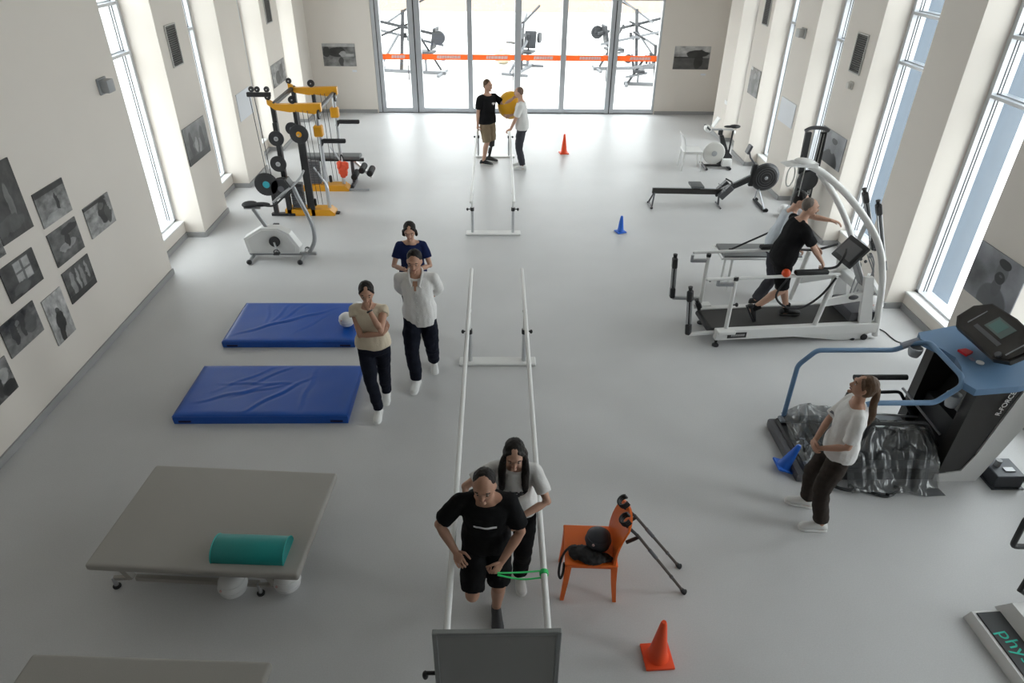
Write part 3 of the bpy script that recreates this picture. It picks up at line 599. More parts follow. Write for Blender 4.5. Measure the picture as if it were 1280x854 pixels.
# ------------------------------------------------------------------ pictures, vents and small fittings on the walls
def photo_mat(name, lo, hi, shapes, seed=0.0, tint=(1.0, 0.985, 0.97), nscale=4.5):
    m = bpy.data.materials.new(name); m.use_nodes = True; nt = m.node_tree; p = nt.nodes['Principled BSDF']; p.inputs['Roughness'].default_value = 0.35
    N = nt.nodes.new; K = nt.links.new
    def math_(op, a, b=None, c=None):
        q = N('ShaderNodeMath'); q.operation = op
        for i, t in enumerate((a, b, c)):
            if t is None: continue
            if isinstance(t, (int, float)): q.inputs[i].default_value = t
            else: K(t, q.inputs[i])
        return q.outputs[0]
    tc = N('ShaderNodeTexCoord'); sx = N('ShaderNodeSeparateXYZ'); K(tc.outputs['Generated'], sx.inputs[0]); u, v = sx.outputs['X'], sx.outputs['Z']
    nz = N('ShaderNodeTexNoise'); nz.inputs['Scale'].default_value = nscale; nz.inputs['Detail'].default_value = 6
    mp = N('ShaderNodeMapping'); mp.inputs['Location'].default_value = (seed*7.3, seed*2.1, seed*4.7); K(tc.outputs['Generated'], mp.inputs[0]); K(mp.outputs[0], nz.inputs['Vector'])
    g = math_('MULTIPLY_ADD', v, hi-lo, lo); g = math_('MULTIPLY_ADD', math_('SUBTRACT', nz.outputs['Fac'], 0.5), (hi+lo)*1.5, g)
    du = math_('MULTIPLY_ADD', math_('SUBTRACT', nz.outputs['Fac'], 0.5), 0.18, u); dv = math_('MULTIPLY_ADD', math_('SUBTRACT', nz.outputs['Fac'], 0.5), 0.18, v)
    for kind, cx, cy, rx, ry, val in shapes:
        if kind == 'e':
            a = math_('DIVIDE', math_('SUBTRACT', du, cx), rx); b = math_('DIVIDE', math_('SUBTRACT', dv, cy), ry)
            d = math_('SQRT', math_('ADD', math_('MULTIPLY', a, a), math_('MULTIPLY', b, b)))
        else:
            a = math_('DIVIDE', math_('ABSOLUTE', math_('SUBTRACT', u, cx)), rx); b = math_('DIVIDE', math_('ABSOLUTE', math_('SUBTRACT', v, cy)), ry); d = math_('MAXIMUM', a, b)
        mk = math_('MULTIPLY', math_('SUBTRACT', 1.06, d), 9.0); mk = math_('MINIMUM', math_('MAXIMUM', mk, 0.0), 1.0)
        tv = math_('MULTIPLY_ADD', math_('SUBTRACT', nz.outputs['Fac'], 0.5), val*1.2+0.02, val)
        g = math_('ADD', math_('MULTIPLY', g, math_('SUBTRACT', 1.0, mk)), math_('MULTIPLY', tv, mk))
    g = math_('MAXIMUM', g, 0.008)
    cb = N('ShaderNodeCombineXYZ')
    for i in range(3): K(math_('MULTIPLY', g, tint[i]), cb.inputs[i])
    K(cb.outputs[0], p.inputs['Base Color']); return m
def picture(wall, a, b, z0, z1, mat, label, name='photo_print', cat='photo', group=None, th=0.012):
    wd = abs(b-a); c = (a+b)/2; me = MB().box((0, 0, (z1-z0)/2), (wd, th, z1-z0)).mesh(name); o = link(name, me, mat, None, 0)
    if wall == 'L': o.location = (LX+th/2+0.002, c, z0); o.rotation_euler = (0, 0, PI/2)
    elif wall == 'R': o.location = (RX-th/2-0.002, c, z0); o.rotation_euler = (0, 0, -PI/2)
    else: o.location = (c, BY-th/2-0.002, z0)
    return tag(o, label, cat, group)
G = 'monochrome photos on the left wall'
picture('L', 6.62, 7.16, 1.91, 2.68, photo_mat('photo_a', .06, .04, [('e', .6, .45, .10, .28, .16), ('e', .35, .2, .5, .12, .09)], 1), 'tall dark upright photo, topmost and leftmost on left wall', group=G)
picture('L', 7.31, 7.91, 1.81, 2.21, photo_mat('photo_b', .30, .10, [('e', .62, .45, .05, .30, .02), ('e', .45, .15, .30, .12, .34), ('b', .5, .92, .5, .08, .03)], 2), 'photo of lone figure on pale floor, top of second column', group=G)
picture('L', 8.10, 8.73, 1.34, 1.74, photo_mat('photo_c', .34, .22, [('b', .4, .94, .45, .05, .03), ('e', .66, .55, .20, .38, .02), ('e', .60, .75, .12, .10, .10), ('e', .8, .4, .12, .3, .06)], 3), 'photo of dark gym machine on pale ground, nearest the first window', group=G)
picture('L', 7.30, 7.90, 1.33, 1.73, photo_mat('photo_d', .10, .13, [('e', .5, .4, .30, .12, .30), ('e', .55, .55, .08, .22, .03), ('e', .7, .8, .3, .12, .03)], 4), 'photo of crouching figure, middle of second column', group=G)
picture('L', 6.10, 6.61, 1.83, 2.12, photo_mat('photo_e', .12, .25, [('e', .7, .4, .2, .3, .05)], 5), 'photo cut by left picture edge, below tall dark photo', group=G)
picture('L', 6.41, 7.00, 1.345, 1.73, photo_mat('photo_f', .05, .06, [('b', .58, .62, .22, .30, .40), ('b', .58, .62, .03, .30, .14), ('b', .58, .62, .22, .03, .14), ('e', .4, .2, .25, .15, .10)], 6), 'dark photo with bright window in it on left wall', group=G)
picture('L', 7.31, 7.90, 0.84, 1.24, photo_mat('photo_g', .05, .09, [('e', .25, .5, .07, .4, .26), ('e', .45, .55, .05, .35, .32), ('e', .62, .5, .06, .4, .22), ('e', .8, .6, .06, .3, .30), ('b', .5, .08, .5, .12, .03)], 7), 'photo of crowded room, lowest of second column on left wall', group=G)
picture('L', 6.10, 6.70, 0.855, 1.23, photo_mat('photo_h', .22, .05, [('e', .3, .55, .10, .35, .04), ('e', .55, .6, .08, .35, .05), ('e', .42, .75, .05, .08, .20), ('e', .75, .5, .15, .3, .10)], 8), 'photo of people by rails, below dark window photo', group=G)
picture('L', 6.82, 7.20, 0.555, 1.14, photo_mat('photo_i', .30, .42, [('e', .5, .62, .10, .10, .07), ('e', .5, .38, .22, .22, .03), ('e', .4, .15, .12, .2, .04), ('e', .72, .1, .2, .14, .30)], 9), 'narrow upright photo of seated person, lowest on left wall', group=G)
picture('L', 5.42, 6.02, 0.55, 0.95, photo_mat('photo_j', .10, .20, [('e', .6, .5, .12, .4, .05), ('e', .8, .6, .12, .2, .36), ('e', .85, .2, .2, .2, .03)], 10), 'photo at left picture edge, lowest, near the floor', group=G)
picture('L', 11.31, 12.26, 1.24, 1.85, photo_mat('photo_k', .03, .17, [('e', .25, .5, .08, .35, .02), ('e', .45, .42, .06, .2, .30), ('e', .6, .35, .05, .2, .26), ('e', .75, .5, .08, .32, .03), ('b', .5, .08, .5, .09, .02)], 11), 'large dark photo on pier between first two left windows')
picture('L', 16.50, 17.58, 1.41, 1.90, photo_mat('photo_l', .22, .30, [('e', .4, .35, .16, .3, .06), ('e', .7, .5, .12, .35, .10)], 12), 'grey photo on pier behind yellow weight machine')
PAPER = M('white_paper', (0.70, 0.72, 0.76), 0.6)
picture('L', 14.0, 14.83, 1.29, 1.81, PAPER, 'plain white board on pier left of yellow weight machine', 'notice_board', 'board')
picture('B', -4.76, -3.87, 1.25, 1.83, photo_mat('photo_m', .22, .12, [('e', .42, .62, .26, .22, .025), ('e', .62, .55, .10, .12, .30), ('b', .75, .5, .2, .06, .35), ('e', .12, .65, .10, .25, .03), ('b', .5, .93, .5, .07, .40), ('e', .55, .2, .08, .2, .05)], 13), 'landscape photo on back wall left of glass doors')
picture('B', 4.92, 5.92, 1.24, 1.84, photo_mat('photo_n', .16, .40, [('b', .5, .25, .5, .25, .07), ('e', .65, .68, .30, .16, .02), ('e', .68, .35, .12, .32, .02), ('b', .3, .52, .3, .03, .02)], 14), 'landscape photo on back wall right of glass doors')
picture('B', -4.0, -3.88, 1.10, 1.15, PAPER, 'tiny white caption card under back wall photo on left', 'caption_card', 'card')
picture('B', 5.74, 5.88, 1.08, 1.13, PAPER, 'tiny white caption card under back wall photo on right', 'caption_card', 'card')
picture('R', 7.33, 6.50, 1.06, 1.70, photo_mat('photo_o', .27, .25, [('e', .58, .14, .30, .30, .115), ('e', .58, .42, .10, .18, .10), ('e', .575, .68, .125, .21, .15), ('e', .575, .585, .105, .105, .025), ('e', .58, .85, .13, .09, .022), ('e', .575, .62, .04, .02, .10)], 15, (0.95, 0.97, 1.06), 1.2), 'large photo portrait of bearded bare-shouldered man above blue treadmill', cat='photo')
picture('R', 12.0, 11.08, 1.28, 1.82, photo_mat('photo_p', .20, .34, [('b', .2, .7, .2, .3, .24), ('e', .55, .10, .34, .34, .03), ('e', .58, .56, .10, .20, .24), ('e', .58, .74, .12, .09, .03)], 16, (0.96, 0.98, 1.04), 1.5), 'photo portrait of person in dark shirt on pier behind white treadmill')
picture('R', 16.12, 15.48, 1.49, 2.05, photo_mat('photo_q', .10, .13, [('e', .5, .5, .16, .42, .06), ('e', .5, .72, .1, .12, .24), ('b', .04, .95, .14, .06, .6)], 17), 'small dark upright photo on pier near white chair')
picture('R', 14.08, 13.32, 1.40, 1.85, PAPER, 'plain white board on pier above rowing machine', 'notice_board', 'board')
VENT = M('vent_grey', (0.17, 0.165, 0.16), 0.6); VBACK = M('vent_dark', (0.04, 0.04, 0.04), 0.8)
def vent(wall, a, b, z0, z1, label):
    X = LX if wall == 'L' else RX; sg = 1 if wall == 'L' else -1
    r = thing('air_vent', label, 'vent', (X, (a+b)/2, z0), group='wall air vents')
    MB().span((X+sg*0.002, a, z0), (X+sg*0.010, b, z1)).build('backing', VBACK, r, 0)
    f = MB(); t = 0.018
    f.span((X+sg*0.002, a-t, z0-t), (X+sg*0.022, a, z1+t)); f.span((X+sg*0.002, b, z0-t), (X+sg*0.022, b+t, z1+t)); f.span((X+sg*0.002, a, z0-t), (X+sg*0.022, b, z0)); f.span((X+sg*0.002, a, z1), (X+sg*0.022, b, z1+t))
    f.build('vent_frame', M('vent_frame_grey', (0.5, 0.49, 0.47), 0.6), r, 0)
    n = int((z1-z0)/0.03); base = None
    for i in range(n):
        z = z0+(i+0.5)*(z1-z0)/n
        if base is None:
            base = MB().box((X+sg*0.016, (a+b)/2, z), (0.016, b-a, 0.006), Matrix.Rotation(R(35*sg), 3, 'Y')).build('louvre', VENT, r, 0)
        else:
            o = base.copy(); COL.objects.link(o); o.location.z = z-(z0+0.5*(z1-z0)/n)
vent('L', 11.58, 11.94, 2.77, 3.35, 'tall grey louvred vent high on pier above large dark photo')
vent('L', 16.75, 17.15, 2.75, 3.35, 'grey louvred vent high on far left pier above grey photo')
vent('R', 11.27, 11.60, 2.80, 3.35, 'grey louvred vent on right pier above dark-shirt portrait')
vent('R', 15.66, 15.98, 2.94, 3.50, 'grey louvred vent high on far right pier above small dark photo')
def fitting(p, d, label, name='wall_sensor', mat=None):
    r = thing(name, label, 'sensor', p); sg = 1 if p[0] < 0 else -1
    MB().box((p[0]+sg*0.015, p[1], p[2]), (0.03, d[1], d[2]), None, 0.008).build('back_plate', mat or GREY, r)
    MB().box((p[0]+sg*(0.03+d[0]/2), p[1], p[2]), (d[0], d[1]*0.8, d[2]*0.8), None, 0.02, 2).build('housing', mat or GREY, r)
fitting((LX, 9.36, 2.94), (0.10, 0.22, 0.20), 'small grey box on blank wall above left wall photos')
fitting((RX, 11.42, 2.60), (0.05, 0.12, 0.12), 'small round-edged sensor under vent on right pier', mat=M('sensor_white', (0.6, 0.58, 0.54), 0.5))
fitting((RX, 13.72, 3.06), (0.10, 0.22, 0.18), 'small grey box on pier above white board', mat=M('sensor_grey', (0.45, 0.45, 0.44), 0.5))
tag(recenter(MB().box((RX-0.006, 17.50, 0.95), (0.012, 0.18, 0.09), None, 0.003).build('socket_plate', SILL)), 'white socket plate on far right pier behind training bike', 'socket')

# ------------------------------------------------------------------ parallel bars
def bars(label, cx, xl, xr, y0, y1, ry0, ry1, z):
    r = thing('parallel_bars', label, 'parallel bars', (cx, (y0+y1)/2, 0), group='parallel bars')
    for y in (y0, y1):
        MB().span((cx-0.49, y-0.09, 0), (cx+0.49, y+0.09, 0.035), 0.01).build('base_plate', WHITE, r)
        for x, sg in ((xl, -1), (xr, 1)):
            MB().cyl((x, y, 0.035), (x, y, 0.48), 0.026).build('post', CHROME if y == y0 else CHROME, r)
            MB().cyl((x, y, 0.46), (x, y, z-0.02), 0.019).build('inner_post', WHITE, r)
            MB().cyl((x, y, 0.44), (x, y, 0.50), 0.034).cyl((x, y, 0.47), (x+sg*0.075, y, 0.47), 0.008).ell((x+sg*0.085, y, 0.465), (0.02, 0.018, 0.028)).build('clamp_knob', BLACK, r)
            MB().cyl((x, y, z-0.05), (x, y, z-0.015), 0.03).build('rail_saddle', WHITE, r)
    for x in (xl, xr):
        MB().tube([(x, ry0, z), (x, ry1, z)], 0.024, 16).ell((x, ry0, z), 0.024).ell((x, ry1, z), 0.024).build('handrail', WHITE, r)
bars('white parallel bars in front, man in black stepping between them', 0.01, -0.338, 0.345, 2.52, 7.29, 2.40, 8.36, 0.80)
bars('white parallel bars far off in front of glass doors', -0.06, -0.43, 0.29, 11.44, 16.03, 10.9, 16.5, 0.80)
# screen at the near end of the bars
def acrylic():
    m = bpy.data.materials.new('smoked_acrylic'); m.use_nodes = True; nt = m.node_tree; p = nt.nodes['Principled BSDF']
    p.inputs['Base Color'].default_value = (0.33, 0.33, 0.325, 1); p.inputs['Roughness'].default_value = 0.25
    t = nt.nodes.new('ShaderNodeBsdfTransparent'); mx = nt.nodes.new('ShaderNodeMixShader'); mx.inputs[0].default_value = 0.78
    nt.links.new(t.outputs[0], mx.inputs[1]); nt.links.new(p.outputs[0], mx.inputs[2]); nt.links.new(mx.outputs[0], nt.nodes['Material Output'].inputs[0]); return m
r = thing('wheeled_screen', 'grey framed standing panel at near end of parallel bars', 'screen', (0, 2.3, 0))
MB().span((-0.325, 2.293, 0.22), (0.325, 2.307, 1.575)).build('panel', acrylic(), r, 0)
FR = M('screen_frame', (0.30, 0.31, 0.31), 0.4, 0.5)
for x in (-0.338, 0.338): MB().span((x-0.014, 2.282, 0.1), (x+0.014, 2.318, 1.60), 0.004).build('upright', FR, r)
for z in (0.21, 1.588): MB().span((-0.338, 2.284, z-0.013), (0.338, 2.316, z+0.013), 0.004).build('frame_rail', FR, r)
for x in (-0.338, 0.338):
    MB().span((x-0.02, 2.10, 0.06), (x+0.02, 2.46, 0.10), 0.006).build('foot', FR, r)
    for y in (2.14, 2.40): MB().cyl((x-0.012, y, 0.033), (x+0.012, y, 0.033), 0.033).build('caster', RUBBER, r)
MB().cyl((-0.352, 2.3, 1.22), (-0.40, 2.3, 1.22), 0.012).ell((-0.41, 2.3, 1.20), (0.018, 0.02, 0.035)).build('tilt_knob', BLACK, r)
# green band from the man's hand to the right rail
hnd = p4['wr'][0]+V((-0.03, -0.06, -0.05)); e = V((0.345, 3.33, 0.80)); b = MB()
b.tube(smoothpath([hnd, hnd.lerp(e, 0.5)+V((0, 0.012, -0.008)), e+V((-0.02, 0.012, 0.012))], 5), 0.0065, 6)
b.tube(smoothpath([hnd+V((0, -0.01, -0.01)), hnd.lerp(e, 0.5)+V((0, -0.03, -0.03)), e+V((-0.02, -0.03, -0.012))], 5), 0.0065, 6)
for q in (-0.012, 0.0, 0.012): b.torus(e+V((0, q, 0)), 0.028, 0.0065, 'Y', 16, 6)
tag(recenter(b.build('resistance_band', M('green_rubber', (0.03, 0.62, 0.16), 0.5))), 'bright green elastic band tied from hand to right handrail', 'band')

# ------------------------------------------------------------------ mats, balls, treatment tables
def vinyl(name, col): return M(name, col, 0.34, bump=0.08, bscale=60)
MATB = vinyl('blue_vinyl', (0.006, 0.085, 0.43))
def mat_thing(label, x0, x1, y0, y1, h, folds, seed):
    nx, ny = 84, 48; vs = []; fs = []
    def fold(x, y):
        k = 0.0
        for (ax, ay, bx, by, w, a) in folds:
            d = V((bx-ax, by-ay)); L = d.length; d.normalize(); p = V((x-ax, y-ay)); t = p.dot(d); q = p.x*d.y-p.y*d.x+0.012*math.sin(t*14+seed)
            if -0.1 < t < L+0.1:
                e = math.sin(PI*min(max((t+0.1)/(L+0.2), 0), 1)); k += a*e*(math.exp(-(q/w)**2)-0.7*math.exp(-((q-1.6*w)/w)**2))
        return k
    W_, D_ = x1-x0, y1-y0
    r = thing('exercise_mat', label, 'mat', ((x0+x1)/2, (y0+y1)/2, 0), group='blue gym mats')
    for j in range(ny+1):
        for i in range(nx+1):
            u, v = i/nx*W_, j/ny*D_; e = min(u, W_-u, v, D_-v); k = min(1, e/0.06)
            z = h-0.014*(1-k)**2+k*(fold(u, v)+0.004*noise.noise(V((u*4, v*4, seed))))
            vs.append(V((x0+u, y0+v, z)))
    id_ = lambda i, j: j*(nx+1)+i
    for j in range(ny):
        for i in range(nx): fs.append((id_(i, j), id_(i+1, j), id_(i+1, j+1), id_(i, j+1)))
    rim = [id_(i, 0) for i in range(nx)]+[id_(nx, j) for j in range(ny)]+[id_(i, ny) for i in range(nx, 0, -1)]+[id_(0, j) for j in range(ny, 0, -1)]
    lv = []; c = V(((x0+x1)/2, (y0+y1)/2, 0))
    for z, o in ((h*0.62, 0.010), (0.012, 0.006), (0.0, -0.005)):
        st = len(vs); lv.append(st)
        for q in rim:
            p = vs[q]; d = V((p.x-c.x, p.y-c.y, 0)); s_ = V((math.copysign(o, d.x) if abs(p.x-x0) < 1e-4 or abs(p.x-x1) < 1e-4 else 0, math.copysign(o, d.y) if abs(p.y-y0) < 1e-4 or abs(p.y-y1) < 1e-4 else 0, 0))
            vs.append(V((p.x, p.y, z))+s_)
    n = len(rim); prev = rim
    for st in lv:
        cur = list(range(st, st+n))
        for k in range(n): fs.append((prev[k], cur[k], cur[(k+1) % n], prev[(k+1) % n]))
        prev = cur
    fs.append(tuple(reversed(prev)))
    MB().add(vs, fs).build('mat_cover', MATB, r, 60)
    sm = MB(); zz = h*0.8
    MB().tube([(x0-0.008, y0-0.008, zz), (x1+0.008, y0-0.008, zz), (x1+0.008, y1+0.008, zz), (x0-0.008, y1+0.008, zz)], 0.005, 6, closed=True).build('piping', MATB, r)
    for q in (0.12, W_-0.12): MB().box((x0+q, y0-0.012, h*0.3), (0.14, 0.01, 0.025), None, 0.003).build('carry_handle', M('navy_webbing', (0.008, 0.012, 0.06), 0.8), r)
mat_thing('creased blue exercise mat farther back, white ball on it', -3.60, -1.88, 7.66, 8.70, 0.105, [(0.10, 0.15, 0.85, 0.62, 0.022, 0.010), (0.5, 0.4, 1.3, 0.85, 0.02, 0.010), (0.5, 0.42, 0.62, 0.95, 0.02, 0.007), (0.55, 0.42, 0.85, 0.98, 0.02, 0.007), (0.45, 0.42, 0.35, 0.95, 0.02, 0.006), (0.9, 0.2, 1.25, 0.7, 0.02, 0.005)], 1.0)
mat_thing('creased blue exercise mat nearer the camera, empty', -3.61, -1.68, 6.07, 7.06, 0.125, [(0.2, 0.25, 1.05, 0.62, 0.022, 0.010), (0.75, 0.05, 1.35, 0.70, 0.022, 0.012), (0.35, 0.6, 1.2, 0.60, 0.02, 0.008), (0.5, 0.35, 1.1, 0.58, 0.02, 0.008), (0.7, 0.6, 1.1, 0.97, 0.02, 0.007), (0.3, 0.45, 0.9, 0.95, 0.02, 0.006), (1.36, 0.1, 1.4, 0.9, 0.022, 0.009)], 4.0)
BALLW = M('white_ball_vinyl', (0.74, 0.74, 0.74), 0.45)
def ball(c, r_, label, mat=BALLW, bands=True, group='white balls', cat='ball'):
    o = thing('exercise_ball', label, cat, (c[0], c[1], c[2]-r_), group=group)
    MB().ell(c, r_, None, 32, 20).build('ball_shell', mat, o, 60)
    if bands:
        for q in (-0.45, 0.0, 0.45): MB().torus((c[0], c[1], c[2]+q*r_), r_*math.sqrt(1-q*q)+0.001, 0.0035, 'Z', 32, 6).build('seam_ridge', mat, o)
    MB().ell((c[0]-r_*0.5, c[1]-r_*0.82, c[2]+r_*0.28), 0.012, None, 8, 6).build('valve', M('pinkish_plug', (0.6, 0.4, 0.38), 0.5), o)
ball((-2.03, 8.02, 0.108+0.105), 0.105, 'white ball on far blue mat beside woman in cream top')
ball((-1.93, 8.33, 0.108+0.10), 0.10, 'white ball half hidden behind shoulder of woman in cream top')
TABT = M('greige_upholstery', (0.36, 0.345, 0.32), 0.5, bump=0.06, bscale=80)
def table(label, cor, z, th=0.07):
    cs = [V((*c, 0)) for c in cor]; cx = sum(c.x for c in cs)/4; cy = sum(c.y for c in cs)/4
    r = thing('treatment_table', label, 'treatment table', (cx, cy, 0), group='wide upholstered treatment tables')
    ux = (cs[1]-cs[0]); wd = ux.length; ux.normalize(); dp = (cs[0]-cs[3]).length; ang = math.atan2(ux.y, ux.x); Q = Matrix.Rotation(ang, 3, 'Z')
    T = lambda x, y, zz: V((cx, cy, 0))+Q @ V((x, y, zz))
    MB().box((cx, cy, z-th/2), (wd, dp, th), ang, 0.030, 4).build('padded_top', TABT, r, 60)
    MB().box((cx, cy, z-th-0.02), (wd-0.12, dp-0.12, 0.04), ang, 0.006).build('top_frame', M('table_frame', (0.42, 0.40, 0.37), 0.4, 0.3), r, 0)
    fz = z-th-0.04
    for sy in (-1, 1):
        MB().bar(T(-wd/2+0.22, sy*(dp/2-0.20), 0.09), T(wd/2-0.45, sy*(dp/2-0.20), 0.09), 0.04, 0.04).build('base_rail', MATS['table_frame'], r, 0)
        for sx in (-1, 1):
            x = -wd/2+0.06 if sx < 0 else wd/2-0.42
            MB().bar(T(x+0.12, sy*(dp/2-0.20), 0.09), T(x, sy*(dp/2-0.20), fz), 0.05, 0.05).build('leg', MATS['table_frame'], r, 0)
            MB().cyl(T(x-0.02, sy*(dp/2-0.17), 0.02), T(x-0.02, sy*(dp/2-0.17), 0.12), 0.018).build('foot', CHROME, r)
            MB().lathe([(0.032, 0), (0.034, 0.012), (0.018, 0.022)], T(x-0.02, sy*(dp/2-0.17), 0), n=14).build('foot_pad', RUBBER, r)
            MB().bar(T(x-0.02, sy*(dp/2-0.17), 0.11), T(x+0.12, sy*(dp/2-0.20), 0.09), 0.03, 0.03).build('foot_arm', MATS['table_frame'], r, 0)
    return r
table('wide greige treatment table with teal bolster on it', [(-3.21, 4.88), (-1.49, 4.76), (-1.56, 3.60), (-3.28, 3.71)], 0.47)
table('wide greige treatment table cut by bottom left picture edge', [(-3.19, 2.90), (-1.53, 2.82), (-1.60, 1.66), (-3.26, 1.74)], 0.55)
# teal half-round bolster
r = thing('bolster', 'teal half-round foam bolster on treatment table', 'bolster', (-1.99, 3.84, 0.472))
prof = [(-0.135, 0.0), (0.135, 0.0)]+[(0.135*math.cos(R(a)), 0.005+0.115*math.sin(R(a))) for a in range(6, 180, 12)]
a0 = R(-3); Q = Matrix.Rotation(a0, 3, 'Z'); TEAL = M('teal_vinyl', (0.012, 0.27, 0.26), 0.4)
rings = [[V((-1.99, 3.84, 0.472))+Q @ V((x, p[0]*k, p[1]*k)) for p in prof] for x, k in ((-0.295, 0.97), (-0.288, 1.0), (0.288, 1.0), (0.295, 0.97))]
MB().loft(rings).build('bolster_cover', TEAL, r, 40)
for x in (-0.292, 0.292): MB().tube([V((-1.99, 3.84, 0.472))+Q @ V((x, p[0], p[1])) for p in prof], 0.005, 6, closed=True).build('piping', M('teal_piping', (0.02, 0.38, 0.36), 0.4), r)
ball((-2.21, 3.80, 0.118), 0.118, 'left white ball on floor under edge of treatment table')
ball((-1.77, 3.84, 0.112), 0.112, 'right white ball on floor under corner of treatment table')

# ------------------------------------------------------------------ cones, chairs and what lies on them
def cone(loc, h, w, mat, label, rz=0.0, rot=None):
    r = thing('traffic_cone', label, 'cone', loc, rz, group='training cones', local=True)
    if rot: r.rotation_euler = rot
    MB().box((0, 0, 0.012), (w, w, 0.024), None, 0.008, 2).build('base', mat, r)
    pr = [(w*0.40, 0.022), (w*0.38, 0.035), (w*0.33, 0.05)]+[(w*0.33*(1-t)+0.022*t, 0.05+(h-0.05)*t) for t in (0.2, 0.4, 0.6, 0.8, 0.95)]+[(0.017, h), (0.010, h)]
    MB().lathe(pr, n=24).build('cone_body', mat, r, 50)
cone((1.245, 3.17, 0), 0.44, 0.225, CONE_O, 'orange training cone nearest the camera', R(3))
cone((1.62, 16.33, 0), 0.46, 0.215, CONE_O, 'orange training cone far off near glass doors', R(8))
cone((2.25, 11.54, 0), 0.31, 0.17, CONE_B, 'upright blue training cone on open floor', R(20))
cone((2.985, 5.28, 0.036), 0.31, 0.19, CONE_B, 'blue training cone tipped against base of blue-framed treadmill', 0, (0, R(20), 0))
def chair(label, loc, rz, mat, h_back=0.83, seat=0.45, slim=False):
    # local: the sitter faces -x, back rest at +x
    r = thing('chair', label, 'chair', loc, rz, local=True)
    w, d = 0.43, 0.43
    MB().box((0, 0, seat-0.014), (d, w, 0.028), None, 0.012, 3).build('seat', mat, r, 60)
    MB().span((-d/2+0.02, -w/2+0.02, seat-0.07), (d/2-0.02, w/2-0.02, seat-0.026), 0.01).build('seat_apron', mat, r, 60)
    for sx in (-1, 1):
        for sy in (-1, 1):
            x, y = sx*(d/2-0.03), sy*(w/2-0.03); a = 0.018 if slim else 0.026
            b_ = MB(); rr = []
            for z, k, ox in ((seat-0.03, 1.0, 0), (seat*0.5, 0.8, 0.012), (0.0, 0.6, 0.035)):
                c = V((x+sx*ox, y+sy*ox*0.4, z)); q = a*k; rr.append([c+V((-q, -q, 0)), c+V((q, -q, 0)), c+V((q, q, 0)), c+V((-q, q, 0))])
            b_.loft(list(reversed(rr))).build('leg', mat, r, 30)
    n = 10; fr_ = []; bk_ = []; tk = 0.018; cols = 8
    vs = []; fs = []
    for side in (0, 1):
        for i in range(n+1):
            t = i/n; z = seat-0.02+(h_back-seat+0.02)*t; xx = d/2-0.03+0.02*t+0.09*t*t
            ww = w/2*(0.98-0.10*t*t-0.28*max(0, t-0.8))
            for j in range(cols+1):
                u = -1+2*j/cols; cv = 0.035*(u*u)*(0.3+0.7*t); zz = z-0.028*max(0, t-0.75)*4*u*u
                vs.append(V((xx-cv+(tk if side else 0), u*ww, zz)))
    st = (n+1)*(cols+1); q = lambda s_, i, j: s_*st+i*(cols+1)+j
    for i in range(n):
        for j in range(cols):
            fs.append((q(0, i, j), q(0, i, j+1), q(0, i+1, j+1), q(0, i+1, j))); fs.append((q(1, i, j), q(1, i+1, j), q(1, i+1, j+1), q(1, i, j+1)))
    for i in range(n):
        for j in (0, cols): fs.append((q(0, i, j), q(0, i+1, j), q(1, i+1, j), q(1, i, j)))
    for j in range(cols):
        for i in (0, n): fs.append((q(0, i, j), q(0, i, j+1), q(1, i, j+1), q(1, i, j)))
    MB().add(vs, fs).build('backrest', mat, r, 50)
    return r
chair('orange plastic chair beside parallel bars, bag on its seat', (0.775, 3.90, 0), R(-3), ORANGE)
chair('white plastic chair at back right near training bike', (4.38, 15.2, 0), R(178), M('white_plastic', (0.80, 0.80, 0.79), 0.35), slim=True)
ball((0.83, 3.86, 0.452+0.105), 0.105, 'dark slate ball on seat of orange chair', M('slate_ball', (0.045, 0.048, 0.060), 0.5), True, None)
# black shoulder bag with its strap hanging over the seat edge
r = thing('shoulder_bag', 'black bag with strap hanging off orange chair seat', 'bag', (0.72, 3.78, 0.452))
b = MB(); b.ell((0.74, 3.765, 0.485), (0.15, 0.085, 0.05), Matrix.Rotation(R(-22), 3, 'Z'), 20, 12); b.ell((0.86, 3.735, 0.478), (0.08, 0.045, 0.03), Matrix.Rotation(R(-10), 3, 'Z'), 14, 8); b.ell((0.64, 3.80, 0.478), (0.06, 0.07, 0.045), None, 14, 8)
me = remesh(b, 0.008, 2); wrinkle(me, 0.012, 2, (25, 25, 25)); part_mesh(me, 'bag_body', RUBBER, r)
MB().tube(smoothpath([(0.66, 3.82, 0.51), (0.60, 3.80, 0.54), (0.545, 3.77, 0.50), (0.515, 3.74, 0.42), (0.505, 3.71, 0.33), (0.52, 3.70, 0.28), (0.54, 3.72, 0.32), (0.548, 3.74, 0.42)], 5), 0.010, 8).build('strap', RUBBER, r)
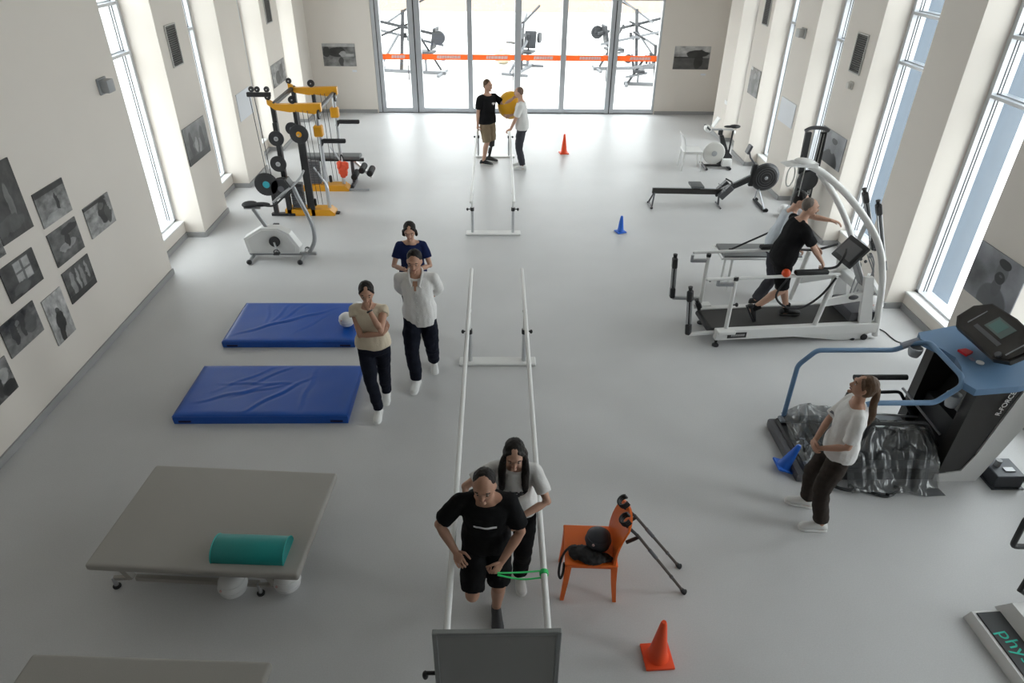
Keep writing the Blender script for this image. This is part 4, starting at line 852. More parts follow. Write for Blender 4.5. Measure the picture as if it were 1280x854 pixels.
# crutches leaning on the chair back
CRU = M('crutch_bronze', (0.10, 0.085, 0.075), 0.4, 0.7)
def crutch(top, tip, label):
    top, tip = V(top), V(tip); d = (tip-top).normalized(); L = (tip-top).length
    r = thing('crutch', label, 'crutch', tip, group='elbow crutches on the orange chair')
    sd = d.cross(V((0, 0, 1))).normalized(); up = sd.cross(d)
    if up.z < 0: up = -up
    g = top+d*0.27                                   # grip level
    MB().tube([g-d*0.03, tip-d*0.05], [0.0125, 0.0125], 12).build('shaft', CRU, r)
    MB().tube([g+d*0.18, g+d*0.30], 0.016, 12).build('height_sleeve', DGREY, r)
    MB().tube([tip-d*0.26, tip-d*0.24], 0.016, 12).build('clip_collar', DGREY, r)
    MB().tube([tip-d*0.065, tip-d*0.03, tip+V((0, 0, 0.012))], [0.015, 0.021, 0.026], 12).build('rubber_tip', RUBBER, r)
    MB().tube(smoothpath([g, g-d*0.10-up*0.012, g-d*0.22-up*0.03], 4), 0.013, 10).build('forearm_tube', BLACK, r)
    MB().tube([g, g-up*0.055, g-up*0.115], [0.013, 0.016, 0.016], 10).build('hand_grip', BLACK, r)
    c = g-d*0.23+up*0.01; pts = [c+(sd*math.cos(R(a))*0.047+up*math.sin(R(a))*0.047) for a in range(-220, 41, 20)]
    k = MB()
    for o in (-0.018, 0.0, 0.018): k.tube([p+d*o for p in pts], 0.0095, 8)
    k.build('arm_cuff', BLACK, r)
crutch((0.985, 3.78, 0.90), (1.60, 3.76, 0.0), 'nearer dark elbow crutch leaning on orange chair back')
crutch((1.00, 3.97, 0.90), (1.62, 4.03, 0.0), 'farther dark elbow crutch leaning on orange chair back')
# yellow gym ball between the two men
ball((0.32, 15.72, 1.26), 0.30, 'big yellow gym ball held up between two men by far bars', M('yellow_vinyl', (0.82, 0.42, 0.01), 0.4), True, None)
# ------------------------------------------------------------------ yellow weight machine at the left
r = thing('weight_machine', 'tall weight machine with yellow booms, cables and yellow floor beams', 'weight machine', (-3.6, 13.0, 0))
CAB = M('steel_cable', (0.05, 0.05, 0.055), 0.5)
def wheel(c, rad, name, mat, par, axis='Y', th=0.035, hub=True):
    b = MB(); b.lathe([(rad*0.55, -th/2), (rad*0.9, -th/2), (rad, -th*0.3), (rad*0.94, 0), (rad, th*0.3), (rad*0.9, th/2), (rad*0.55, th/2)], c, axis, 24)
    o = b.build(name, mat, par)
    if hub: MB().lathe([(rad*0.2, -th*0.75), (rad*0.2, th*0.75)], c, axis, 14).build('hub', CHROME, o)
    return o
for y, xo in ((12.40, 0.0), (13.74, 0.02)):
    x0, x1 = -3.98+xo, -3.08+xo
    poly = [(x0, 0.0), (x1+0.02, 0.0), (x1+0.02, 0.05), (x1-0.06, 0.12), (x0, 0.12)]
    MB().prism(poly, y-0.13, y+0.13).build('floor_beam', YELLOW, r, 0)
    MB().span((x1+0.02, y-0.05, 0), (x1+0.09, y+0.05, 0.03), 0.008).build('rubber_foot', RUBBER, r)
    MB().tube([(x1-0.09, y, 0.12), (x1-0.09, y, 1.92)], 0.035, 14).build('chrome_upright', CHROME, r)
    MB().span((x0+0.02, y-0.04, 0.12), (x0+0.10, y+0.04, 2.05), 0.008).build('black_upright', BLACK, r)
    MB().span((x0+0.40, y-0.035, 0.12), (x0+0.47, y+0.035, 1.95), 0.008).build('black_upright', BLACK, r)
    bp = [(x0-0.02, 2.10), (x0+0.12, 2.02), (x1+0.0, 2.04), (x1, 1.90), (x1-0.12, 1.86), (x1-0.42, 1.90), (x0+0.35, 1.89), (x0+0.10, 1.93), (x0-0.02, 2.02)]
    MB().prism(bp, y-0.05, y+0.05).build('yellow_boom', YELLOW, r, 0)
    wheel((x0+0.42, y-0.03, 2.10), 0.068, 'pulley', BLACK, r); wheel((x1-0.04, y-0.07, 1.86), 0.085, 'pulley', BLACK, r, 'X'); wheel((x0+0.0, y-0.01, 2.14), 0.055, 'pulley', BLACK, r)
    MB().box((x1-0.10, y, 1.56), (0.16, 0.13, 0.20), None, 0.02).build('carriage', YELLOW, r)
    MB().bar((x1-0.05, y, 1.38), (x1+0.36, y, 1.38), 0.07, 0.075, 0.015).build('dip_handle', RUBBER, r)
    MB().bar((x1-0.09, y, 1.30), (x1-0.04, y, 1.40), 0.06, 0.06).build('handle_bracket', BLACK, r)
    for q in (0.50, 0.62, x1-x0-0.2): MB().tube([(x0+q, y-0.05, 0.2), (x0+q-0.04, y-0.05, 1.92)], 0.006, 6).build('cable', CAB, r)
    MB().box((x0+0.56, y-0.05, 0.24), (0.06, 0.06, 0.14), None, 0.015).build('cable_handle', RUBBER, r)
    MB().tube([(x0+0.62, y-0.02, 0.9), (x0+0.8, y-0.04, 0.62), (x0+0.84, y-0.05, 0.5)], 0.018, 8).build('guide_arm', CHROME, r)
    for k in range(9): MB().box((x0+0.25, y, 0.16+k*0.052), (0.22, 0.13, 0.046), None, 0.004).build('weight_block', DGREY, r)
MB().bar((-3.92, 12.40, 2.0), (-3.92, 13.74, 2.0), 0.07, 0.07, 0.008).build('cross_beam', BLACK, r)
MB().bar((-3.14, 12.40, 1.92), (-3.14, 13.74, 1.92), 0.06, 0.06, 0.008).build('cross_beam', DGREY, r)
MB().bar((-4.30, 12.30, 2.20), (-3.90, 12.34, 2.19), 0.06, 0.075, 0.008).build('pulley_arm', BLACK, r)
for x in (-4.20, -4.10, -3.94): wheel((x, 12.28, 2.29), 0.048, 'pulley', BLACK, r)
for x in (-4.26, -4.18): MB().tube([(x, 12.30, 2.18), (x+0.06, 12.28, 0.7)], 0.007, 6).build('cable', CAB, r)
for i, (x, z) in enumerate(((-3.86, 1.50), (-3.45, 1.58), (-3.90, 1.05), (-4.15, 0.70), (-3.90, 0.62))):
    MB().cyl((x, 12.02, z), (x, 12.40 if i < 4 else 12.3, z), 0.018, n=10).build('storage_peg', CHROME, r)
MB().span((-4.24, 12.26, 0), (-3.80, 12.34, 0.05)).span((-4.19, 12.27, 0), (-4.11, 12.33, 0.76)).span((-3.94, 12.27, 0), (-3.86, 12.33, 1.72)).span((-3.49, 12.27, 0), (-3.42, 12.33, 1.66)).build('plate_rack', BLACK, r, 0)
# plates hung on the pegs
TEALP = M('teal_hub', (0.02, 0.30, 0.36), 0.5)
def plate(c, rad, label, hubm=CHROME, n=1, spokes=False):
    o = thing('weight_plate', label, 'weight plate', (c[0], c[1], c[2]-rad), group='weight plates on the rack pegs')
    th = 0.038
    MB().lathe([(rad*0.80, -th/2), (rad*0.97, -th/2), (rad, 0), (rad*0.97, th/2), (rad*0.80, th/2)], c, 'Y', 30).build('rim', RUBBER, o)
    if spokes:
        b = MB()
        for k in range(5):
            a = 2*PI*k/5+0.3; b.bar((c[0]+rad*0.2*math.cos(a), c[1], c[2]+rad*0.2*math.sin(a)), (c[0]+rad*0.85*math.cos(a), c[1], c[2]+rad*0.85*math.sin(a)), 0.018, rad*0.3)
        b.build('spokes', hubm, o, 0)
    MB().lathe([(rad*0.28, -th*0.6), (rad*0.34, -th*0.3), (rad*0.34, th*0.3), (rad*0.28, th*0.6)], c, 'Y', 20).build('hub', hubm, o)
    if not spokes: MB().lathe([(rad*0.3, -th*0.3), (rad*0.86, -th*0.22), (rad*0.86, th*0.22), (rad*0.3, th*0.3)], c, 'Y', 26).build('disc', RUBBER, o)
plate((-3.86, 12.10, 1.50), 0.135, 'black weight plate hung highest at left on weight machine')
plate((-3.45, 12.10, 1.58), 0.165, 'black weight plate with yellow centre hung under yellow boom', YELLOW)
plate((-3.58, 12.16, 1.66), 0.11, 'small black weight plate just behind yellow-centred one', DGREY)
plate((-3.90, 12.10, 1.05), 0.145, 'black weight plate hung midway down weight machine')
plate((-4.15, 12.02, 0.70), 0.215, 'large black rimmed weight plate with teal hub', TEALP, spokes=True)
for k in range(4): plate((-3.90, 12.02+k*0.045, 0.62), 0.185-0.012*(k % 2), 'weight plate %s of the low stack beside teal hub plate' % ('outermost', 'second', 'third', 'innermost')[k], DGREY)
# padded bench in front of the far boom
r = thing('workout_bench', 'flat grey padded bench with leg rollers beside weight machine', 'bench', (-3.3, 14.05, 0))
MB().box((-3.38, 14.05, 0.60), (1.15, 0.28, 0.07), None, 0.025, 3).build('bench_pad', M('grey_upholstery', (0.16, 0.165, 0.17), 0.5), r, 60)
MB().bar((-3.85, 14.05, 0.53), (-2.75, 14.05, 0.53), 0.06, 0.06).build('spine_beam', BLACK, r, 0)
for x in (-3.80, -3.0):
    MB().bar((x, 14.05, 0.5), (x, 14.05, 0.05), 0.06, 0.06).build('leg', DGREY, r, 0); MB().bar((x, 13.80, 0.03), (x, 14.30, 0.03), 0.06, 0.06).build('foot_bar', DGREY, r, 0)
MB().bar((-2.95, 14.05, 0.5), (-2.62, 14.05, 0.16), 0.05, 0.05).build('leg_arm', CHROME, r, 0)
for x, z in ((-2.78, 0.36), (-2.95, 0.22), (-2.62, 0.30)): MB().lathe([(0.05, -0.2), (0.065, -0.18), (0.065, 0.18), (0.05, 0.2)], (x, 14.02, z), 'Y', 16).build('foam_roller', RUBBER, r)
MB().bar((-3.02, 13.62, 0.04), (-2.62, 13.62, 0.04), 0.05, 0.03).build('floor_pedal', ALU, r, 0)
r = thing('weight_vest', 'bright coral orange bundle hanging on weight machine beside bench', 'vest', (-3.08, 13.55, 0.28))
b = MB(); b.ell((-3.10, 13.58, 0.46), (0.10, 0.07, 0.17), None, 18, 12); b.ell((-3.04, 13.56, 0.55), (0.07, 0.06, 0.10), None, 14, 10); b.ell((-3.16, 13.57, 0.55), (0.06, 0.06, 0.10), None, 14, 10)
me = remesh(b, 0.012, 2); wrinkle(me, 0.02, 4, (18, 18, 18)); part_mesh(me, 'vest_body', M('coral_fabric', (0.85, 0.10, 0.04), 0.7), r)
MB().tube(smoothpath([(-3.14, 13.60, 0.62), (-3.12, 13.66, 0.75), (-3.06, 13.62, 0.62)], 5), 0.012, 8).build('shoulder_strap', RUBBER, r)
# exercise bike in front of the weight machine
r = thing('exercise_bike', 'white exercise bike with grey post in front of weight machine', 'exercise bike', (-3.62, 10.42, 0)); y = 10.42
SIL = M('silver_grey_paint', (0.36, 0.37, 0.38), 0.4, 0.5)
MB().bar((-4.08, y, 0.08), (-2.98, y, 0.08), 0.06, 0.05, 0.01).build('base_beam', SIL, r)
for x in (-4.02, -3.20):
    MB().tube([(x, y-0.26, 0.045), (x, y+0.26, 0.045)], 0.028, 12).build('floor_bar', SIL, r)
    for q in (-0.26, 0.26): MB().ell((x, y+q, 0.042), (0.045, 0.04, 0.042)).build('end_cap', BLACK, r)
body = [(-4.06, 0.12), (-3.24, 0.12), (-3.22, 0.22), (-3.36, 0.46), (-3.52, 0.55), (-3.80, 0.56), (-4.00, 0.44), (-4.10, 0.38)]
MB().prism(body, y-0.085, y+0.085).build('housing', WHITE, r, 30)
MB().prism([(x*0.86-3.66*0.14, z*0.86+0.34*0.14) for x, z in body], y-0.10, y-0.085).build('housing_cover', M('offwhite_plastic', (0.70, 0.70, 0.69), 0.4), r, 30)
MB().lathe([(0.03, -0.02), (0.085, -0.02), (0.09, 0.0), (0.085, 0.02), (0.03, 0.02)], (-3.60, y-0.115, 0.34), 'Y', 24).build('crank_ring', BLACK, r)
MB().bar((-3.60, y-0.14, 0.34), (-3.57, y-0.15, 0.17), 0.018, 0.03).build('crank_arm', CHROME, r); MB().box((-3.57, y-0.20, 0.165), (0.10, 0.09, 0.025), None, 0.008).torus((-3.57, y-0.20, 0.19), 0.045, 0.008, 'Y', 16, 6).build('pedal', BLACK, r)
MB().bar((-3.60, y+0.12, 0.34), (-3.63, y+0.13, 0.51), 0.018, 0.03).build('crank_arm', CHROME, r); MB().box((-3.63, y+0.18, 0.515), (0.10, 0.09, 0.025), None, 0.008).build('pedal', BLACK, r)
MB().bar((-3.72, y, 0.54), (-3.88, y, 0.86), 0.05, 0.06, 0.008).build('seat_post', SIL, r); MB().bar((-4.02, y, 0.875), (-3.76, y, 0.875), 0.05, 0.03).build('seat_slider', SIL, r)
b = MB(); b.ell((-3.92, y, 0.93), (0.13, 0.12, 0.045)); b.ell((-3.74, y, 0.93), (0.15, 0.06, 0.035)); part_mesh(remesh(b, 0.012, 3), 'saddle', RUBBER, r)
MB().tube(smoothpath([(-3.10, y, 0.10), (-2.99, y, 0.30), (-2.98, y, 0.55), (-3.05, y, 0.80), (-3.14, y, 1.05), (-3.19, y, 1.22)], 5), 0.034, 12).build('handlebar_post', SIL, r)
MB().tube(smoothpath([(-3.46, y-0.26, 1.06), (-3.30, y-0.16, 1.18), (-3.19, y, 1.24), (-3.10, y+0.16, 1.32), (-3.06, y+0.26, 1.40)], 4), 0.019, 10).build('handlebar', SIL, r)
MB().tube(smoothpath([(-3.19, y, 1.22), (-3.36, y, 1.06), (-3.50, y-0.12, 0.96), (-3.66, y-0.13, 0.96)], 4), 0.016, 8).build('grip_bar', BLACK, r)
MB().box((-3.24, y, 1.30), (0.03, 0.20, 0.14), Matrix.Rotation(R(-30), 3, 'Y'), 0.01).build('console', BLACK, r)

# ------------------------------------------------------------------ right: training bike, rower, ski trainer
r = thing('training_bike', 'white and black indoor training bike near back right corner', 'exercise bike', (5.05, 15.30, 0)); y = 15.30
MB().bar((4.72, y, 0.05), (5.30, y, 0.05), 0.07, 0.05, 0.01).build('base_beam', BLACK, r)
MB().tube([(4.74, y-0.27, 0.04), (4.74, y+0.27, 0.04)], 0.03, 10).build('floor_bar', BLACK, r); MB().tube([(5.28, y-0.24, 0.04), (5.28, y+0.24, 0.04)], 0.03, 10).build('floor_bar', BLACK, r)
MB().lathe([(0.04, -0.05), (0.23, -0.04), (0.25, -0.02), (0.25, 0.02), (0.23, 0.04), (0.04, 0.05)], (4.92, y-0.02, 0.34), 'Y', 32).build('flywheel', M('pale_disc', (0.62, 0.61, 0.58), 0.4), r)
MB().lathe([(0.02, -0.065), (0.06, -0.06), (0.06, 0.06), (0.02, 0.065)], (4.92, y-0.02, 0.34), 'Y', 20).build('hub', GREY, r)
MB().prism([(5.05, 0.06), (5.36, 0.06), (5.34, 0.28), (5.24, 0.38), (5.07, 0.74), (4.99, 0.73), (5.10, 0.36), (5.00, 0.14)], y-0.04, y+0.04).build('frame', BLACK, r, 30)
MB().box((5.22, y-0.10, 0.15), (0.22, 0.12, 0.17), None, 0.03, 2).build('motor_cover', WHITE, r)
MB().box((5.0, y, 0.80), (0.10, 0.07, 0.12), None, 0.015).build('stem', BLACK, r)
MB().bar((4.72, y, 0.86), (5.02, y, 0.86), 0.05, 0.04, 0.008).build('slider_rail', SIL, r)
MB().lathe([(0.03, -0.09), (0.07, -0.08), (0.07, 0.08), (0.03, 0.09)], (4.70, y, 0.88), 'Y', 18).build('handle_hub', WHITE, r)
MB().tube(smoothpath([(4.70, y-0.20, 0.90), (4.66, y-0.12, 0.93), (4.70, y, 0.93), (4.66, y+0.12, 0.93), (4.70, y+0.2, 0.90)], 4), 0.018, 8).build('handlebar', BLACK, r)
MB().box((4.86, y, 1.02), (0.03, 0.20, 0.24), Matrix.Rotation(R(28), 3, 'Y'), 0.012).build('display', WHITE, r)
MB().bar((5.02, y, 0.86), (5.28, y, 0.86), 0.045, 0.04, 0.008).build('seat_slider', M('pale_grey_paint', (0.55, 0.55, 0.55), 0.4), r)
b = MB(); b.ell((5.30, y, 0.93), (0.13, 0.09, 0.04)); b.ell((5.17, y, 0.925), (0.12, 0.04, 0.028)); part_mesh(remesh(b, 0.012, 3), 'saddle', RUBBER, r)
MB().tube([(5.26, y, 0.30), (5.28, y, 0.85)], 0.02, 10).build('seat_post', BLACK, r)
r = thing('rowing_machine', 'black rowing machine with round flywheel cage', 'rowing machine', (4.2, 12.85, 0)); y = 12.85
MB().bar((3.05, y, 0.32), (4.42, y, 0.30), 0.055, 0.11, 0.008).build('seat_rail', M('rail_black', (0.03, 0.027, 0.024), 0.35), r)
MB().bar((3.06, y, 0.378), (4.30, y, 0.36), 0.03, 0.012).build('rail_strip', ALU, r)
for q in (-1, 1): MB().tube([(3.10, y+q*0.02, 0.28), (3.04, y+q*0.16, 0.02)], 0.016, 8).build('leg', DGREY, r); MB().ell((3.04, y+q*0.16, 0.02), (0.03, 0.035, 0.02)).build('leg_foot', RUBBER, r)
MB().tube([(3.04, y-0.16, 0.03), (3.04, y+0.16, 0.03)], 0.014, 8).build('cross_foot', DGREY, r)
MB().box((3.90, y, 0.435), (0.25, 0.32, 0.045), None, 0.02, 2).box((3.90, y, 0.395), (0.16, 0.08, 0.05)).build('sliding_seat', M('seat_grey', (0.10, 0.105, 0.11), 0.5), r)
MB().bar((4.30, y, 0.24), (5.02, y, 0.60), 0.06, 0.10, 0.01).build('boom', BLACK, r)
MB().bar((4.40, y, 0.36), (5.00, y, 0.68), 0.03, 0.02).build('chain_guide', ALU, r)
for q in (-1, 1):
    MB().box((4.46, y+q*0.13, 0.34), (0.12, 0.11, 0.30), Matrix.Rotation(R(42), 3, 'Y'), 0.01).build('foot_plate', DGREY, r)
    MB().tube(smoothpath([(4.42, y+q*0.19, 0.38), (4.38, y+q*0.13, 0.42), (4.42, y+q*0.07, 0.38)], 4), 0.012, 8).build('foot_strap', GREY, r)
MB().tube([(4.55, y-0.24, 0.48), (4.58, y, 0.50), (4.55, y+0.24, 0.48)], 0.016, 8).build('pull_handle', RUBBER, r)
MB().tube([(4.40, y-0.18, 0.02), (4.40, y+0.18, 0.02)], 0.016, 8).tube([(4.38, y, 0.24), (4.40, y, 0.02)], 0.02, 8).build('middle_leg', DGREY, r)
MB().torus((5.22, y, 0.60), 0.255, 0.022, 'Y', 36, 8).build('cage_rim', DGREY, r)
MB().lathe([(0.05, -0.07), (0.22, -0.06), (0.255, -0.03), (0.255, 0.03), (0.22, 0.06), (0.05, 0.07)], (5.22, y, 0.60), 'Y', 32).build('flywheel_cage', BLACK, r)
for q in (0.10, 0.145, 0.19): MB().torus((5.22, y-0.066, 0.60), q, 0.006, 'Y', 28, 6).build('cage_ring', DGREY, r)
MB().ell((5.22, y-0.075, 0.60), (0.035, 0.015, 0.035)).build('cage_centre', GREY, r)
MB().bar((4.96, y, 0.42), (4.98, y, 0.86), 0.07, 0.09, 0.01).build('upright', BLACK, r)
MB().tube([(4.98, y, 0.84), (4.86, y, 0.98), (4.82, y, 1.08)], 0.016, 8).build('monitor_arm', DGREY, r); MB().box((4.80, y, 1.14), (0.05, 0.16, 0.17), Matrix.Rotation(R(18), 3, 'Y'), 0.01).build('monitor', DGREY, r)
for q in (-1, 1): MB().tube([(5.14, y+q*0.03, 0.36), (5.22, y+q*0.30, 0.03)], 0.014, 8).build('front_leg', ALU, r)
MB().tube([(5.22, y-0.32, 0.03), (5.22, y+0.32, 0.03)], 0.028, 10).build('front_foot', RUBBER, r)
for q in (-0.3, 0.3): MB().cyl((5.26, y+q-0.02, 0.035), (5.26, y+q+0.02, 0.035), 0.035).build('transport_wheel', RUBBER, r)
ball((5.52, 12.35, 0.115), 0.115, 'white ball on floor beside rowing machine flywheel')
r = thing('ski_trainer', 'tall black ski trainer tower standing before right-hand pier', 'ski trainer', (5.42, 11.55, 0)); y = 11.55
MB().prism([(5.26, 0.0), (5.60, 0.0), (5.56, 1.15), (5.30, 1.15)], y-0.04, y+0.05).build('tower', BLACK, r, 0)
for x0_, x1_ in ((5.20, 5.13), (5.56, 5.45)): pass
MB().bar((5.30, y, 1.10), (5.27, y, 1.82), 0.07, 0.10, 0.01, (1, 0, 0)).build('arm_post', BLACK, r); MB().bar((5.56, y, 1.10), (5.53, y, 1.82), 0.07, 0.10, 0.01, (1, 0, 0)).build('arm_post', BLACK, r)
MB().tube(smoothpath([(5.20, y-0.02, 1.84), (5.28, y-0.01, 1.88), (5.40, y, 1.89), (5.52, y-0.01, 1.88), (5.60, y-0.02, 1.84)], 4), 0.032, 10).build('top_arch', DGREY, r)
MB().lathe([(0.05, -0.05), (0.17, -0.04), (0.19, 0.0), (0.17, 0.04), (0.05, 0.05)], (5.42, y-0.07, 1.0), 'Y', 28).build('fan_housing', BLACK, r)
for x in (5.33, 5.38, 5.47, 5.52): MB().tube([(x, y-0.06, 1.80), (x+0.01, y-0.06, 0.75)], 0.005, 6).build('cord', M('pale_cord', (0.5, 0.5, 0.48), 0.7), r)
MB().span((5.18, y-0.30, 0), (5.66, y+0.12, 0.05), 0.01).build('base', DGREY, r)
k = MB(); z = 0.72
for _ in range(7): k.span((5.50, y-0.043, z), (5.535, y-0.040, z+0.03)); z += 0.042
k.build('side_lettering', M('grey_print', (0.4, 0.4, 0.4), 0.6), r, 0)
# low bench seen beyond the white treadmill
r = thing('padded_bench', 'grey padded bench with white rim beyond white treadmill', 'bench', (3.95, 9.45, 0))
MB().box((3.98, 9.45, 0.585), (1.18, 0.46, 0.05), None, 0.02, 2).build('pad', M('bench_grey', (0.15, 0.155, 0.16), 0.5), r)
MB().tube([(3.36, 9.22, 0.56), (4.60, 9.22, 0.56), (4.60, 9.68, 0.56), (3.36, 9.68, 0.56)], 0.02, 8, closed=True).build('rim_tube', WHITE, r)
for x in (3.55, 4.45):
    for yy in (9.30, 9.60): MB().tube([(x, yy, 0.55), (x, yy, 0.0)], 0.02, 8).build('leg', WHITE, r)
tag(recenter(MB().tube([(3.52, 9.40, 0.625), (4.0, 9.12, 1.06)], 0.014, 8).ell((4.0, 9.12, 1.06), 0.022).ell((3.52, 9.40, 0.632), 0.02).build('walking_stick', RUBBER)), 'black stick leaning up from grey bench behind treadmill', 'stick')

# ------------------------------------------------------------------ white treadmill with support arch
r = thing('gait_treadmill', 'white rehabilitation treadmill with tall curved support arch', 'treadmill', (2.92, 7.64, 0), R(5), local=True)
inv = Matrix.Rotation(R(-5), 3, 'Z')
def lc(p): return inv @ (V(p)-V((2.92, 7.64, 0)))
MB().span((-0.02, 0.0, 0.11), (2.25, 0.09, 0.26), 0.008).build('side_beam', WHITE, r)
MB().span((-0.02, 0.60, 0.11), (2.25, 0.69, 0.26), 0.008).build('side_beam', WHITE, r)
MB().span((0.0, 0.09, 0.13), (2.10, 0.60, 0.243)).build('deck', DGREY, r, 0)
MB().span((-0.06, 0.10, 0.20), (2.12, 0.59, 0.249), 0.01).build('running_belt', M('belt_rubber', (0.045, 0.043, 0.042), 0.7, bump=0.1, bscale=150), r)
MB().tube([(-0.06, 0.10, 0.205), (-0.06, 0.59, 0.205)], 0.042, 16).build('rear_roller', RUBBER, r)
MB().span((0.14, -0.004, 0.14), (0.40, 0.0, 0.22)).build('name_plate', BLACK, r, 0)
k = MB(); x = 0.19
for q in range(9): k.span((x, -0.006, 0.165), (x+0.014, -0.004, 0.195)); x += 0.021
k.build('plate_lettering', M('grey_print', (0.4, 0.4, 0.4), 0.6), r, 0)
for x in (0.02, 1.95):
    for yv in (0.05, 0.645): MB().lathe([(0.045, 0), (0.045, 0.02), (0.018, 0.04), (0.018, 0.12)], (x, yv, 0), n=14).build('levelling_foot', RUBBER, r)
MB().prism([(1.0, 0.115), (2.2, 0.115), (2.05, 0.01), (1.75, 0.01)], 0.02, 0.07).build('lift_arm', WHITE, r, 0)
MB().cyl((2.10, 0.0, 0.045), (2.10, 0.05, 0.045), 0.045).build('transport_wheel', RUBBER, r)
RZ = 1.0
for yv, xa, xb in ((0.06, -0.25, 1.52), (0.86, -0.15, 1.62)):
    MB().tube([(xa, yv, RZ), (xb, yv, RZ)], 0.022, 12).ell((xa, yv, RZ), 0.022).build('side_rail', WHITE, r)
for yv, x in ((0.045, 0.12), (0.76, 0.02)):
    MB().tube([(x, yv, 0.24), (x, yv, RZ-0.02)], 0.028, 12).build('post', WHITE, r)
    MB().bar((x, yv, RZ-0.08), (x-0.22, yv+0.02, RZ-0.08), 0.035, 0.045).build('rail_bracket', SIL, r); MB().bar((x-0.22, yv+0.02, RZ-0.10), (x-0.22, yv+0.02, RZ+0.0), 0.03, 0.03).build('rail_bracket', SIL, r)
    MB().cyl((x, yv, RZ-0.02), (x, yv, RZ+0.02), 0.032).build('post_cap', BLACK, r)
    MB().cyl((x, yv, 0.62), (x+0.07, yv, 0.62), 0.010).ell((x+0.08, yv, 0.62), (0.02, 0.028, 0.028)).build('clamp_knob', BLACK, r)
MB().box((0.10, 0.0, 0.25), (0.24, 0.13, 0.05), None, 0.01).build('corner_block', WHITE, r)
MB().box((0.02, 0.72, 0.25), (0.26, 0.13, 0.05), None, 0.01).build('corner_block', WHITE, r)
for yv in (0.05, 0.78): MB().tube([(1.36, yv, 0.25), (1.46, yv, RZ)], 0.032, 12).build('front_post', WHITE, r)
for yv in (0.05, 0.72):
    MB().prism([(1.40, 0.54), (2.02, 0.62), (2.02, 0.76), (1.42, 0.64)], yv-0.02, yv+0.02).build('side_brace', WHITE, r, 0)
    MB().prism([(1.98, 0.25), (2.16, 0.25), (1.98, 0.95), (1.86, 0.95)], yv-0.025, yv+0.025).build('front_strut', WHITE, r, 0)
MB().span((1.95, 0.06, 0.62), (2.08, 0.71, 0.74), 0.01).build('cross_member', WHITE, r)
MB().ell((1.78, 0.025, 0.665), (0.07, 0.02, 0.035)).build('logo_badge', DGREY, r)
MB().span((1.86, 0.08, 0.25), (2.22, 0.61, 0.40), 0.03, 2).build('motor_cover', DGREY, r)
MB().bar((2.02, 0.25, 0.70), (1.78, 0.25, 1.12), 0.16, 0.05, 0.01).build('console_neck', SIL, r)
scr = MB().box((1.70, 0.25, 1.22), (0.045, 0.44, 0.34), Matrix.Rotation(R(38), 3, 'Y'), 0.015, 2).build('console', BLACK, r)
MB().box((1.679, 0.25, 1.237), (0.012, 0.33, 0.22), Matrix.Rotation(R(38), 3, 'Y')).build('screen', M('dark_screen', (0.16, 0.165, 0.175), 0.15), scr, 0)
MB().box((1.742, 0.25, 1.125), (0.014, 0.24, 0.05), Matrix.Rotation(R(38), 3, 'Y')).build('key_strip', SIL, scr, 0)
MB().tube(smoothpath([(1.26, 0.14, 1.06), (1.40, 0.12, 1.06), (1.50, 0.12, 1.10), (1.56, 0.14, 1.24), (1.60, 0.2, 1.28)], 4), 0.017, 8).build('handlebar', BLACK, r)
MB().tube(smoothpath([(1.26, 0.66, 1.08), (1.42, 0.64, 1.08), (1.54, 0.60, 1.12), (1.60, 0.42, 1.26)], 4), 0.017, 8).build('handlebar', BLACK, r)
MB().box((1.12, 0.06, 1.045), (0.44, 0.09, 0.055), None, 0.02, 2).build('arm_pad', RUBBER, r)
MB().box((1.0, 0.86, 1.045), (0.44, 0.09, 0.055), None, 0.02, 2).build('arm_pad', RUBBER, r)
MB().ell((0.78, 0.06, 1.045), 0.056).build('stop_dome', M('red_orange_plastic', (0.75, 0.07, 0.01), 0.35), r)
MB().tube(smoothpath([(1.44, 0.0, 0.98), (1.28, -0.01, 0.72), (1.05, -0.01, 0.56), (0.82, 0.0, 0.60), (0.70, 0.03, 0.75), (0.82, 0.05, 0.98)], 6), 0.014, 8).build('black_hose', RUBBER, r)
# the arch: two curved tubes meeting above the runner
near = [lc(at(px, py, Y)) for px, py, Y in ((1092, 424, 7.88), (1101, 370, 7.88), (1103, 340, 7.90), (1099, 308, 7.93), (1084, 277, 7.98), (1060, 245, 8.03), (1032, 219, 8.08), (1012, 207, 8.12))]
far = [lc(at(px, py, Y)) for px, py, Y in ((1074, 390, 8.50), (1072, 345, 8.48), (1068, 310, 8.42), (1058, 276, 8.34), (1044, 246, 8.24), (1024, 216, 8.15))]
near[0].z = 0.05
MB().tube(smoothpath(near, 6), 0.043, 12).build('arch_tube', WHITE, r); MB().tube(smoothpath(far, 6), 0.040, 12).build('arch_tube', WHITE, r)
MB().bar(near[4], far[2], 0.05, 0.04).build('arch_tie', WHITE, r); MB().bar(near[1], lc((5.22, 8.5, near[1].z)), 0.05, 0.05).build('arch_tie', WHITE, r)
hd_ = lc(at(1003, 204, 8.13))
b = MB(); b.ell(hd_+V((0.03, 0, 0.01)), (0.14, 0.10, 0.05), Matrix.Rotation(R(8), 3, 'Y'), 20, 12); b.prism([(hd_.x-0.24, -0.012+hd_.z), (hd_.x+0.16, hd_.z-0.03), (hd_.x+0.16, hd_.z+0.02), (hd_.x-0.10, hd_.z+0.01)], hd_.y-0.1, hd_.y+0.1); part_mesh2 = b.build('lift_hood', WHITE, r, 60)
MB().tube([hd_+V((-0.13+0.05*math.cos(R(a)), -0.03, -0.15+0.13*math.sin(R(a)))) for a in range(0, 360, 20)], 0.008, 6, closed=True).build('strap_loop', M('pale_cord', (0.5, 0.5, 0.48), 0.7), r)
